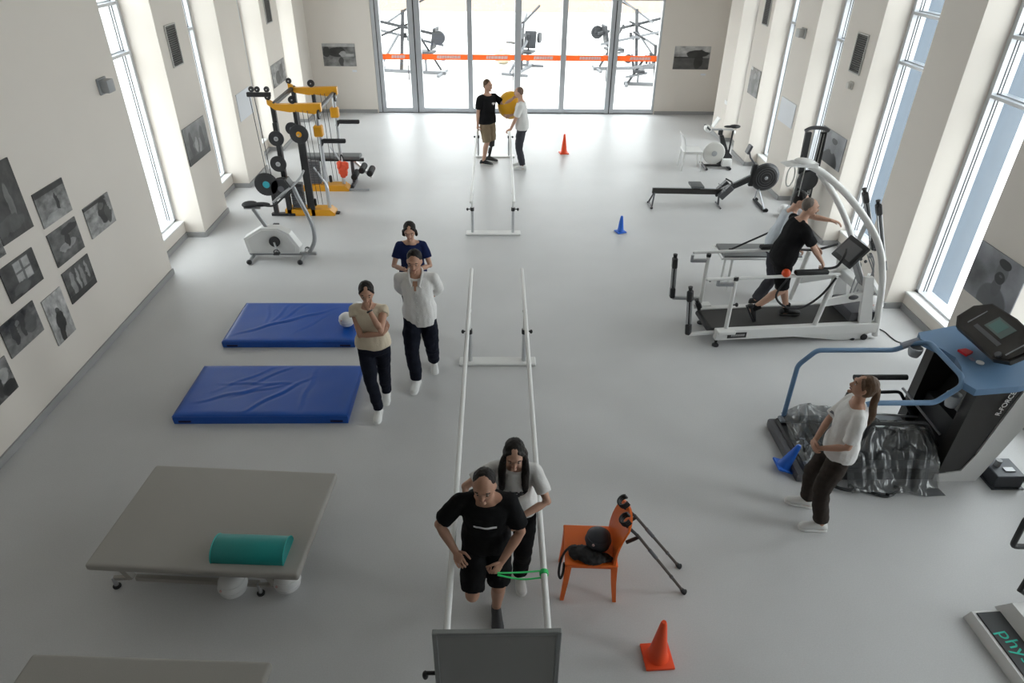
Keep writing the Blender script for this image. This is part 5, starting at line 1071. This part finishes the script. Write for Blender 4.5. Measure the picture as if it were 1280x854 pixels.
for q in (-0.03, 0.05): MB().tube([hd_+V((q, 0, -0.05)), hd_+V((q, 0, -0.42))], 0.006, 6).build('suspension_cord', MATS['pale_cord'], r)
cb = MB()
for k in range(3):
    cb = MB().tube(smoothpath([lc(at(1070+k*4, 345+k*4, 8.05)), lc(at(1062+k*3, 372, 8.0)), lc(at(1078+k*2, 368-k*6, 7.98)), lc(at(1092, 335+k*5, 7.95)), lc(at(1090-k*3, 318, 7.98))], 5), 0.009, 6).build('hose_loop', SIL, r)
for k in range(7):
    px, py = 1076+(k % 4)*6, 312+(k//4)*9+(k % 3)*3; MB().ell(lc(at(px, py, 8.02)), 0.022, None, 8, 6).build('cable_clip', DGREY, r)
# guide struts: two folded at the rear, two upright at the front
def strut(a, b, arm=None):
    a, b = lc(a), lc(b); d = (b-a).normalized(); sd = d.cross(V((0, 1, 0))).normalized()*0.026
    for q in (-1, 1): MB().tube([a+sd*q+d*0.05, b+sd*q-d*0.05], 0.013, 8).build('strut_rod', SIL, r)
    MB().tube([a+d*0.02, b-d*0.02], 0.012, 8).build('strut_core', BLACK, r)
    for p, s_ in ((a, 1), (b, -1)):
        MB().bar(p, p+d*s_*0.16, 0.085, 0.07, 0.015).build('strut_clamp', BLACK, r)
    MB().cyl(a-d*0.05, a+d*0.02, 0.03, 0.02).build('strut_knob', BLACK, r)
    if arm is not None: MB().bar(b-d*0.0, lc(arm), 0.045, 0.045, 0.006).build('swing_arm', SIL if arm[2] > 0.3 else WHITE, r)
strut(at(844, 322, 8.45), at(840, 372, 8.45), (2.86, 8.42, 0.32))
strut(at(863, 363, 7.74), at(860, 418, 7.70), (2.95, 7.72, 0.20))
strut(at(872, 378, 8.3), at(878, 396, 8.30))
strut(at(1081, 240, 8.44), at(1092, 312, 8.44)); strut(at(1098, 255, 8.36), at(1105, 338, 8.36))
ball((5.50, 8.62, 0.125), 0.125, 'white ball on floor behind foot of treadmill arch')
CORD = M('grey_flex', (0.03, 0.03, 0.032), 0.6)
tag(MB().tube(smoothpath([fl(1098, 411, 0.008), fl(1106, 415, 0.008), fl(1114, 422, 0.008), fl(1124, 428, 0.008), fl(1140, 429, 0.008), fl(1158, 429, 0.008), fl(1172, 424, 0.008)], 6), 0.008, 6).build('power_cord', CORD), 'dark cord on floor from white treadmill towards blue-framed treadmill', 'cord')

# ------------------------------------------------------------------ blue-framed treadmill
r = thing('blue_frame_treadmill', 'black treadmill with slate blue handrail frame and big console', 'treadmill', (4.0, 5.55, 0))
NY, FY = 5.10, 5.98
MB().span((3.12, NY+0.0, 0.0), (4.60, FY, 0.14), 0.02).build('base', BLACK, r)
MB().span((3.05, NY-0.02, 0.0), (3.22, FY+0.02, 0.11), 0.03, 2).build('rear_bumper', DGREY, r)
MB().span((3.20, NY+0.14, 0.14), (4.66, FY-0.14, 0.165), 0.005).build('running_belt', MATS['belt_rubber'], r)
for yy in (NY+0.07, FY-0.07): MB().span((3.14, yy-0.055, 0.14), (4.60, yy+0.055, 0.18), 0.012).build('foot_rail', M('foot_rail_grey', (0.20, 0.22, 0.25), 0.45), r)
for k in range(4): MB().span((3.24+k*0.10, NY+0.15, 0.165), (3.30+k*0.10, FY-0.15, 0.172)).build('rear_slat', MATS['foot_rail_grey'], r)
# side towers
for yy, sg in ((NY, 1), (FY, -1)):
    o = yy; i2 = yy+sg*0.13
    MB().prism([(4.50, 0.10), (4.66, 0.10), (4.78, 0.19), (4.80, 0.40), (4.96, 1.20), (4.54, 1.22)], min(o+sg*0.003, i2), max(o+sg*0.003, i2)).build('tower_panel', M('tower_black', (0.020, 0.018, 0.017), 0.35), r, 0)
    MB().prism([(4.47, 0.0), (4.92, 0.0), (5.28, 1.20), (4.97, 1.20), (4.80, 0.36), (4.72, 0.14), (4.47, 0.09)], min(o-sg*0.012, i2), max(o-sg*0.012, i2)).build('tower_shell', M('tower_white', (0.66, 0.66, 0.65), 0.4), r, 0)
MB().span((4.62, NY+0.13, 0.05), (4.98, FY-0.13, 0.60), 0.03, 2).build('motor_housing', BLACK, r)
MB().bar((4.74, 5.54, 0.55), (5.04, 5.54, 1.22), 0.72, 0.05, 0.01).build('front_panel', MATS['tower_black'], r)
# blue top tray: outline seen from above, dished
tray = [(4.44, NY-0.07), (4.40, NY+0.05), (4.50, NY+0.28), (4.54, 5.54), (4.50, FY-0.28), (4.40, FY-0.05), (4.44, FY+0.07), (4.80, FY+0.10), (5.30, FY+0.04), (5.36, 5.54), (5.30, NY-0.04), (4.80, NY-0.10)]
vs_ = [V((x, y_, 1.20+0.16*(x-4.4)/0.95)) for x, y_ in tray]; n = len(vs_)
vs_ += [p+V((0, 0, -0.07)) for p in vs_]; fs_ = [tuple(range(n)), tuple(range(2*n-1, n-1, -1))]+[(i, i+n, (i+1) % n+n, (i+1) % n) for i in range(n)]
MB().add(vs_, fs_).build('console_tray', BLUEF, r, 0)
MB().box((5.00, NY+0.10, 1.265), (0.62, 0.05, 0.05), Matrix.Rotation(R(-9.5), 3, 'Y'), 0.02).build('tray_lip', BLUEF, r); MB().box((5.00, FY-0.10, 1.265), (0.62, 0.05, 0.05), Matrix.Rotation(R(-9.5), 3, 'Y'), 0.02).build('tray_lip', BLUEF, r)
# display
dc = V((4.80, 5.54, 1.53)); Q = Matrix.Rotation(R(-38), 3, 'Y')
outl = [(-0.20, -0.30), (-0.12, -0.42), (0.06, -0.44), (0.19, -0.34), (0.22, 0.0), (0.19, 0.34), (0.06, 0.44), (-0.12, 0.42), (-0.20, 0.30)]
def disp(pts, z0, z1): 
    m_ = MB(); n = len(pts); vv = [dc+Q @ V((a, b_, z0)) for a, b_ in pts]+[dc+Q @ V((a, b_, z1)) for a, b_ in pts]
    m_.add(vv, [tuple(range(n)), tuple(range(2*n-1, n-1, -1))]+[(i, i+n, (i+1) % n+n, (i+1) % n) for i in range(n)]); return m_
dsp = disp(outl, -0.05, 0.0).build('console', M('console_black', (0.016, 0.014, 0.013), 0.4), r, 0)
disp([(a*0.93, b_*0.95) for a, b_ in outl], 0.0, 0.012).build('console_face', M('console_face', (0.028, 0.024, 0.022), 0.25), dsp, 0)
disp([(-0.02, -0.14), (0.13, -0.14), (0.13, 0.12), (-0.02, 0.12)], 0.012, 0.016).build('display_window', M('display_grey', (0.13, 0.17, 0.165), 0.2), dsp, 0)
disp([(0.00, -0.06), (0.11, -0.06), (0.11, 0.09), (0.00, 0.09)], 0.016, 0.018).build('lit_screen', M('teal_screen', (0.12, 0.22, 0.21), 0.2), dsp, 0)
disp([(-0.09, -0.20), (-0.05, -0.20), (-0.05, 0.18), (-0.09, 0.18)], 0.012, 0.016).build('key_row', DGREY, dsp, 0)
for b_ in (-0.30, 0.30): disp([(-0.10, b_-0.05), (0.10, b_-0.04), (0.10, b_-0.03), (-0.10, b_-0.035)], 0.012, 0.016).build('trim_line', SIL, dsp, 0)
disp([(-0.14+0.03*math.cos(R(a)), -0.30+0.03*math.sin(R(a))) for a in range(0, 360, 30)], 0.012, 0.03).build('dial', DGREY, dsp, 30)
MB().bar((5.04, 5.54, 1.28), (4.90, 5.54, 1.52), 0.3, 0.06, 0.01).build('console_bracket', BLACK, r)
MB().prism([(4.60, 5.50), (4.70, 5.56), (4.66, 5.62), (4.57, 5.60)], 1.262, 1.285, 'Z').build('safety_key', M('red_plastic', (0.55, 0.012, 0.02), 0.4), r, 0)
MB().lathe([(0.035, 0), (0.035, 0.012), (0.02, 0.016)], (4.68, 5.40, 1.255), n=16).build('tray_button', WHITE, r)
for k in range(5): MB().span((4.62, 5.44+k*0.012, 1.252), (4.66, 5.446+k*0.012, 1.262)).build('speaker_slot', M('lilac_grey', (0.25, 0.24, 0.33), 0.5), r, 0)
# handrail: one bent tube on both sides joined across the front
HR = BLUEF
path = [(3.20, FY-0.03, 0.12), (3.20, FY-0.03, 0.86), (3.36, FY-0.03, 1.05), (4.18, FY-0.03, 1.05), (4.34, FY-0.04, 1.14), (4.46, FY-0.12, 1.20), (4.44, NY+0.16, 1.20), (4.40, NY+0.06, 1.16), (4.18, NY+0.03, 0.98), (3.55, NY+0.03, 0.98), (3.34, NY+0.03, 0.80), (3.18, NY+0.03, 0.12)]
def rounded(pts, rr=0.05, n=4):
    pts = [V(p) for p in pts]; out = [pts[0]]
    for i in range(1, len(pts)-1):
        a = pts[i-1]-pts[i]; b_ = pts[i+1]-pts[i]; k = min(rr, a.length*0.45, b_.length*0.45); A = pts[i]+a.normalized()*k; B = pts[i]+b_.normalized()*k
        for j in range(n+1): t = j/n; out.append(A*(1-t)**2+pts[i]*2*t*(1-t)+B*t*t)
    out.append(pts[-1]); return out
MB().tube(rounded(path), 0.026, 12).build('handrail', HR, r)
for xx, yy in ((4.30, FY-0.03),): MB().tube([(xx-0.06, yy, 1.10), (xx+0.10, yy, 1.17)], 0.036, 10).build('pulse_grip', M('grip_grey', (0.25, 0.27, 0.32), 0.5), r)
MB().lathe([(0.05, 0), (0.065, 0.04), (0.07, 0.10), (0.06, 0.105), (0.055, 0.05)], (4.36, FY-0.09, 1.02), n=18).build('cup_holder', M('clear_plastic', (0.45, 0.47, 0.5), 0.2), r)
MB().lathe([(0.05, 0), (0.065, 0.06), (0.072, 0.14), (0.064, 0.145), (0.056, 0.05)], (4.50, NY+0.22, 0.80), n=18).build('cup_holder', MATS['clear_plastic'], r)
# black lift frame standing on the belt
for yy in (NY+0.18, FY-0.18):
    MB().tube(rounded([(3.72, yy, 0.18), (3.74, yy, 0.60), (4.30, yy, 0.62), (4.52, yy, 0.32)]), 0.018, 8).build('lift_frame', BLACK, r)
MB().tube([(3.74, NY+0.18, 0.60), (3.74, FY-0.18, 0.60)], 0.020, 8).build('lift_frame', BLACK, r); MB().tube([(3.74, FY-0.20, 0.82), (4.30, FY-0.20, 0.82)], 0.030, 10).build('padded_bar', RUBBER, r)
for yy in (NY+0.30, 5.62): MB().tube([(3.60, yy, 0.50), (4.46, yy, 0.42)], 0.012, 8).build('steel_bar', CHROME, r)
MB().tube([(4.28, FY-0.22, 0.70), (4.56, NY+0.25, 0.40)], 0.013, 8).build('steel_bar', CHROME, r)
# lettering on the near tower, reading upwards along it
me = text_mesh('R-FORCE', 0.072, 0.0015); ob = link('tower_lettering', me, LABELW, r, 0)
ux = V((0.21, 0, 1.0)).normalized(); nrm = V((0, -1, 0)); vy = nrm.cross(ux)
mt = Matrix((ux, vy, nrm)).transposed().to_4x4(); mt.translation = V((4.835, NY-0.016, 1.00))-r.location; ob.matrix_local = mt
# crumpled clear-and-grey plastic sheeting lying over the belt
def sheet():
    m = bpy.data.materials.new('clear_plastic_sheet'); m.use_nodes = True; nt = m.node_tree; p = nt.nodes['Principled BSDF']
    p.inputs['Base Color'].default_value = (0.13, 0.135, 0.14, 1); p.inputs['Roughness'].default_value = 0.13; p.inputs['Specular IOR Level'].default_value = 1.0
    t = nt.nodes.new('ShaderNodeBsdfTransparent'); t.inputs[0].default_value = (0.75, 0.77, 0.78, 1); mx = nt.nodes.new('ShaderNodeMixShader'); mx.inputs[0].default_value = 0.72
    nt.links.new(t.outputs[0], mx.inputs[1]); nt.links.new(p.outputs[0], mx.inputs[2]); nt.links.new(mx.outputs[0], nt.nodes['Material Output'].inputs[0]); return m
def crumple(x0, x1, y0, y1, zf, seed, label, nx=90, ny=64):
    vs = []; fs = []
    for j in range(ny+1):
        for i in range(nx+1):
            u, v = i/nx, j/ny; x = x0+(x1-x0)*u; yv = y0+(y1-y0)*v; q = V((x*3.2, yv*2.2, seed))
            n1 = noise.noise(q); n2 = abs(noise.noise(q*2.1+V((5, 1, 2)))); n3 = abs(noise.noise(q*4.7+V((1, 9, 3)))); n4 = abs(noise.noise(q*10+V((1, 2, 8))))
            e = min(u, 1-u, v, 1-v); z = zf(x, yv)+0.06*n1+0.24*n2*min(1, e*5)+0.05*n3*min(1, e*8)+0.008*n4
            vs.append(V((x+0.07*noise.noise(q*1.1+V((9, 0, 0)))+0.01*n3, yv+0.07*noise.noise(q*1.1+V((0, 9, 0))), max(z, 0.012))))
    for j in range(ny):
        for i in range(nx): a = j*(nx+1)+i; fs.append((a, a+1, a+nx+2, a+nx+1))
    o = MB().add(vs, fs).build('plastic_sheet', MATS.setdefault('sheet', sheet()), None, 60); return tag(recenter(o), label, 'plastic sheet')
def z1_(x, y): return (0.24 if y > NY else max(0.03, 0.24+(y-NY)*1.6))+0.18*max(0, 1-abs(y-5.35)/0.3)*max(0, min(1, (x-3.7)/0.3))
crumple(3.52, 4.50, 4.86, 5.75, z1_, 1.5, 'crumpled shiny dark plastic sheeting spilling off near side of blue-framed treadmill')
crumple(3.16, 3.76, 5.20, 6.0, lambda x, y: 0.17+0.12*max(0, min(1, (y-5.45)/0.4))*max(0, min(1, (x-3.16)/0.3)), 7.5, 'pale crinkled plastic film over rear of blue-framed treadmill belt', 60, 60)
r = thing('cable_bundle', 'black straps and buckles on floor at near side of blue-framed treadmill', 'straps', (3.95, 4.92, 0))
MB().tube(smoothpath([(3.62, 4.98, 0.02), (3.75, 4.90, 0.03), (3.88, 4.86, 0.02), (4.0, 4.90, 0.05), (4.10, 4.95, 0.02), (4.02, 5.0, 0.02)], 5), 0.014, 8).build('strap', RUBBER, r)
MB().tube(smoothpath([(3.40, 5.02, 0.02), (3.44, 4.93, 0.06), (3.56, 4.92, 0.05), (3.58, 5.02, 0.02)], 5), 0.018, 8).build('strap', RUBBER, r)
MB().box((3.92, 4.88, 0.03), (0.08, 0.05, 0.03), R(20), 0.008).build('buckle', BLACK, r)
r = thing('transformer_box', 'dark metal supply box on floor behind blue-framed treadmill tower', 'electrical box', (5.18, 5.12, 0))
MB().span((5.03, 4.98, 0), (5.32, 5.26, 0.16), 0.008).build('case', M('dark_slate_metal', (0.06, 0.065, 0.075), 0.45, 0.3), r)
MB().span((5.01, 4.96, 0), (5.34, 5.28, 0.012)).build('flange', MATS['dark_slate_metal'], r, 0); MB().cyl((5.12, 5.15, 0.16), (5.12, 5.15, 0.23), 0.03).build('plug', GREY, r); MB().box((5.20, 5.08, 0.166), (0.10, 0.06, 0.012)).build('terminal_strip', SIL, r, 0)
tag(MB().tube(smoothpath([(5.30, 5.1, 0.10), (5.42, 5.08, 0.012), (5.44, 5.0, 0.009), (5.48, 4.9, 0.009), (5.55, 4.82, 0.009), (5.62, 4.84, 0.009)], 6), 0.009, 6).build('power_cord', CORD), 'dark cord curling on floor right of supply box', 'cord')

# ------------------------------------------------------------------ balance platform at the lower right
r = thing('balance_platform', 'white balance platform with dark deck and teal lettering', 'balance platform', (4.35, 3.1, 0), R(0), local=True)
P0 = V((4.35, 3.1, 0))
def q3(x, y, z): return V((x, y, z))-P0
ps = [fl(1211, 763, 0.09), fl(1250, 757, 0.09)]
A = V((3.86, 3.50, 0)); ex = V((1.0, 0.06, 0)).normalized(); ey = V((-0.06, 1.0, 0)).normalized()
def q4(u, v, z): return A+ex*u-ey*v+V((0, 0, z))-P0
def slab(u0, u1, v0, v1, z0, z1, inset=0.0):
    a = [q4(u0, v0, z0), q4(u1, v0, z0), q4(u1, v1, z0), q4(u0, v1, z0)]; b_ = [q4(u0+inset, v0+inset, z1), q4(u1-inset, v0+inset, z1), q4(u1-inset, v1-inset, z1), q4(u0+inset, v1-inset, z1)]
    return MB().loft([a, b_])
slab(0.0, 1.30, 0.0, 0.95, 0.0, 0.10, 0.02).build('platform_frame', WHITE, r, 0)
slab(0.045, 0.33, 0.04, 0.91, 0.10, 0.112, 0.004).build('deck_mat', M('deck_charcoal', (0.05, 0.052, 0.055), 0.6), r, 0)
slab(0.24, 0.85, -0.01, 0.55, 0.10, 0.22, 0.06).build('housing', WHITE, r, 0)
slab(0.40, 0.78, 0.08, 0.48, 0.22, 0.228, 0.004).build('housing_panel', M('panel_grey', (0.4, 0.4, 0.4), 0.5), r, 0)
for v in (0.14, 0.24): MB().cyl(q4(0.46, v, 0.225), q4(0.46, v, 0.24), 0.022).build('push_button', BLACK, r)
me = text_mesh('physio', 0.16, 0.001); ob = link('deck_lettering', me, M('teal_print', (0.03, 0.55, 0.42), 0.6), r, 0)
ux = (-ey+ex*0.12).normalized(); vy = V((0, 0, 1)).cross(ux); mt = Matrix((ux, vy, V((0, 0, 1)))).transposed().to_4x4(); mt.translation = q4(0.155, 0.42, 0.114); ob.matrix_local = mt
MB().tube([q4(0.55, 0.06, 0.20), at(1275, 738, 3.50)-P0, at(1290, 715, 3.55)-P0, at(1300, 683, 3.60)-P0], 0.022, 10).build('column', BLACK, r)
MB().tube(rounded([at(1330, 684, 3.6)-P0, at(1265, 683, 3.6)-P0, at(1283, 648, 3.6)-P0, at(1330, 640, 3.6)-P0], 0.04), 0.022, 10).build('grab_handle', BLACK, r)

# ------------------------------------------------------------------ machines standing outside behind the glass
OUT = M('weathered_black', (0.02, 0.021, 0.025), 0.6); OUTG = M('weathered_grey', (0.12, 0.125, 0.135), 0.6)
def outdoor(label, c, sc, rz, kind):
    o = thing('outdoor_machine', label, 'fitness machine', (c[0], c[1], -0.12), rz, group='fitness machines outside', local=True); S = sc
    MB().bar((-1.0*S, 0, 0.06), (1.0*S, 0, 0.06), 0.1, 0.1).build('base_beam', OUTG, o, 0)
    for x in (-0.9, 0.9): MB().bar((x*S, -0.45*S, 0.05), (x*S, 0.45*S, 0.05), 0.09, 0.08).build('cross_foot', OUTG, o, 0)
    MB().bar((-0.25*S, 0, 0.1), (-0.1*S, 0, 1.55*S), 0.10, 0.10).build('mast', OUT, o, 0)
    MB().bar((-1.15*S, -0.2, 1.35*S), (0.95*S, 0.1, 0.95*S), 0.07, 0.09).build('lever_arm', OUT, o, 0)
    MB().bar((-1.05*S, 0.25, 1.05*S), (0.9*S, 0.3, 0.70*S), 0.06, 0.08).build('lever_arm', OUTG, o, 0)
    MB().bar((-0.15*S, 0, 1.5*S), (0.8*S, -0.3, 1.95*S), 0.06, 0.06).build('upper_arm', OUT, o, 0)
    MB().box((0.45*S, 0, 0.55*S), (0.5*S, 0.42*S, 0.09), None, 0.03).build('seat', OUT, o); MB().box((0.72*S, 0, 0.90*S), (0.09, 0.42*S, 0.55*S), Matrix.Rotation(R(12), 3, 'Y'), 0.03).build('back_pad', OUT, o)
    MB().bar((0.45*S, 0, 0.1), (0.45*S, 0, 0.52*S), 0.07, 0.07).build('seat_post', OUTG, o, 0)
    for k, x in enumerate((-1.1, 0.9)): MB().lathe([(0.05, -0.05), (0.17*S, -0.05), (0.17*S, 0.05), (0.05, 0.05)], (x*S, -0.30, (1.34 if k == 0 else 0.95)*S), 'Y', 18).build('weight_disc', OUT, o)
    for k in range(4): MB().box((-0.2*S+0.11*k, 0.16, 0.85*S+0.1*(k % 2)), (0.08, 0.12, 0.16), None, 0.01).build('mechanism_block', OUT if k % 2 else OUTG, o, 0)
    for k, (x, z, x2, z2) in enumerate(((-0.9, 0.1, -0.2, 1.0), (0.85, 0.1, 0.2, 1.15), (-0.6, 1.2, 0.3, 1.75), (-0.9, 0.85, 0.1, 1.25), (0.1, 0.45, 0.95, 0.35))): MB().bar((x*S, 0.2-0.1*k, z*S), (x2*S, 0.1*k-0.2, z2*S), 0.06, 0.07).build('brace', OUT if k % 2 else OUTG, o, 0)
    return o
outdoor('dark fitness machine outside behind leftmost door leaf', (-3.15, 26.5), 1.35, R(-12), 0)
outdoor('dark fitness machine outside behind middle door leaves', (1.0, 27.0), 1.1, R(70), 1)
outdoor('dark fitness machine outside behind rightmost door leaf, farther', (5.0, 27.5), 1.35, R(188), 2)
outdoor('dark fitness machine outside behind rightmost door leaf, nearer', (5.25, 24.6), 0.85, R(172), 2)
r = thing('sack', 'pale beige sack outside behind middle door leaf', 'sack', (0.25, 28.5, -0.12))
b = MB(); b.ell((0.25, 28.5, 0.12), (0.35, 0.3, 0.24)); b.ell((0.18, 28.5, 0.4), (0.14, 0.14, 0.14)); me = remesh(b, 0.03, 3); wrinkle(me, 0.05, 3, (8, 8, 8)); part_mesh(me, 'sack_body', M('beige_sacking', (0.55, 0.48, 0.35), 0.9), r)
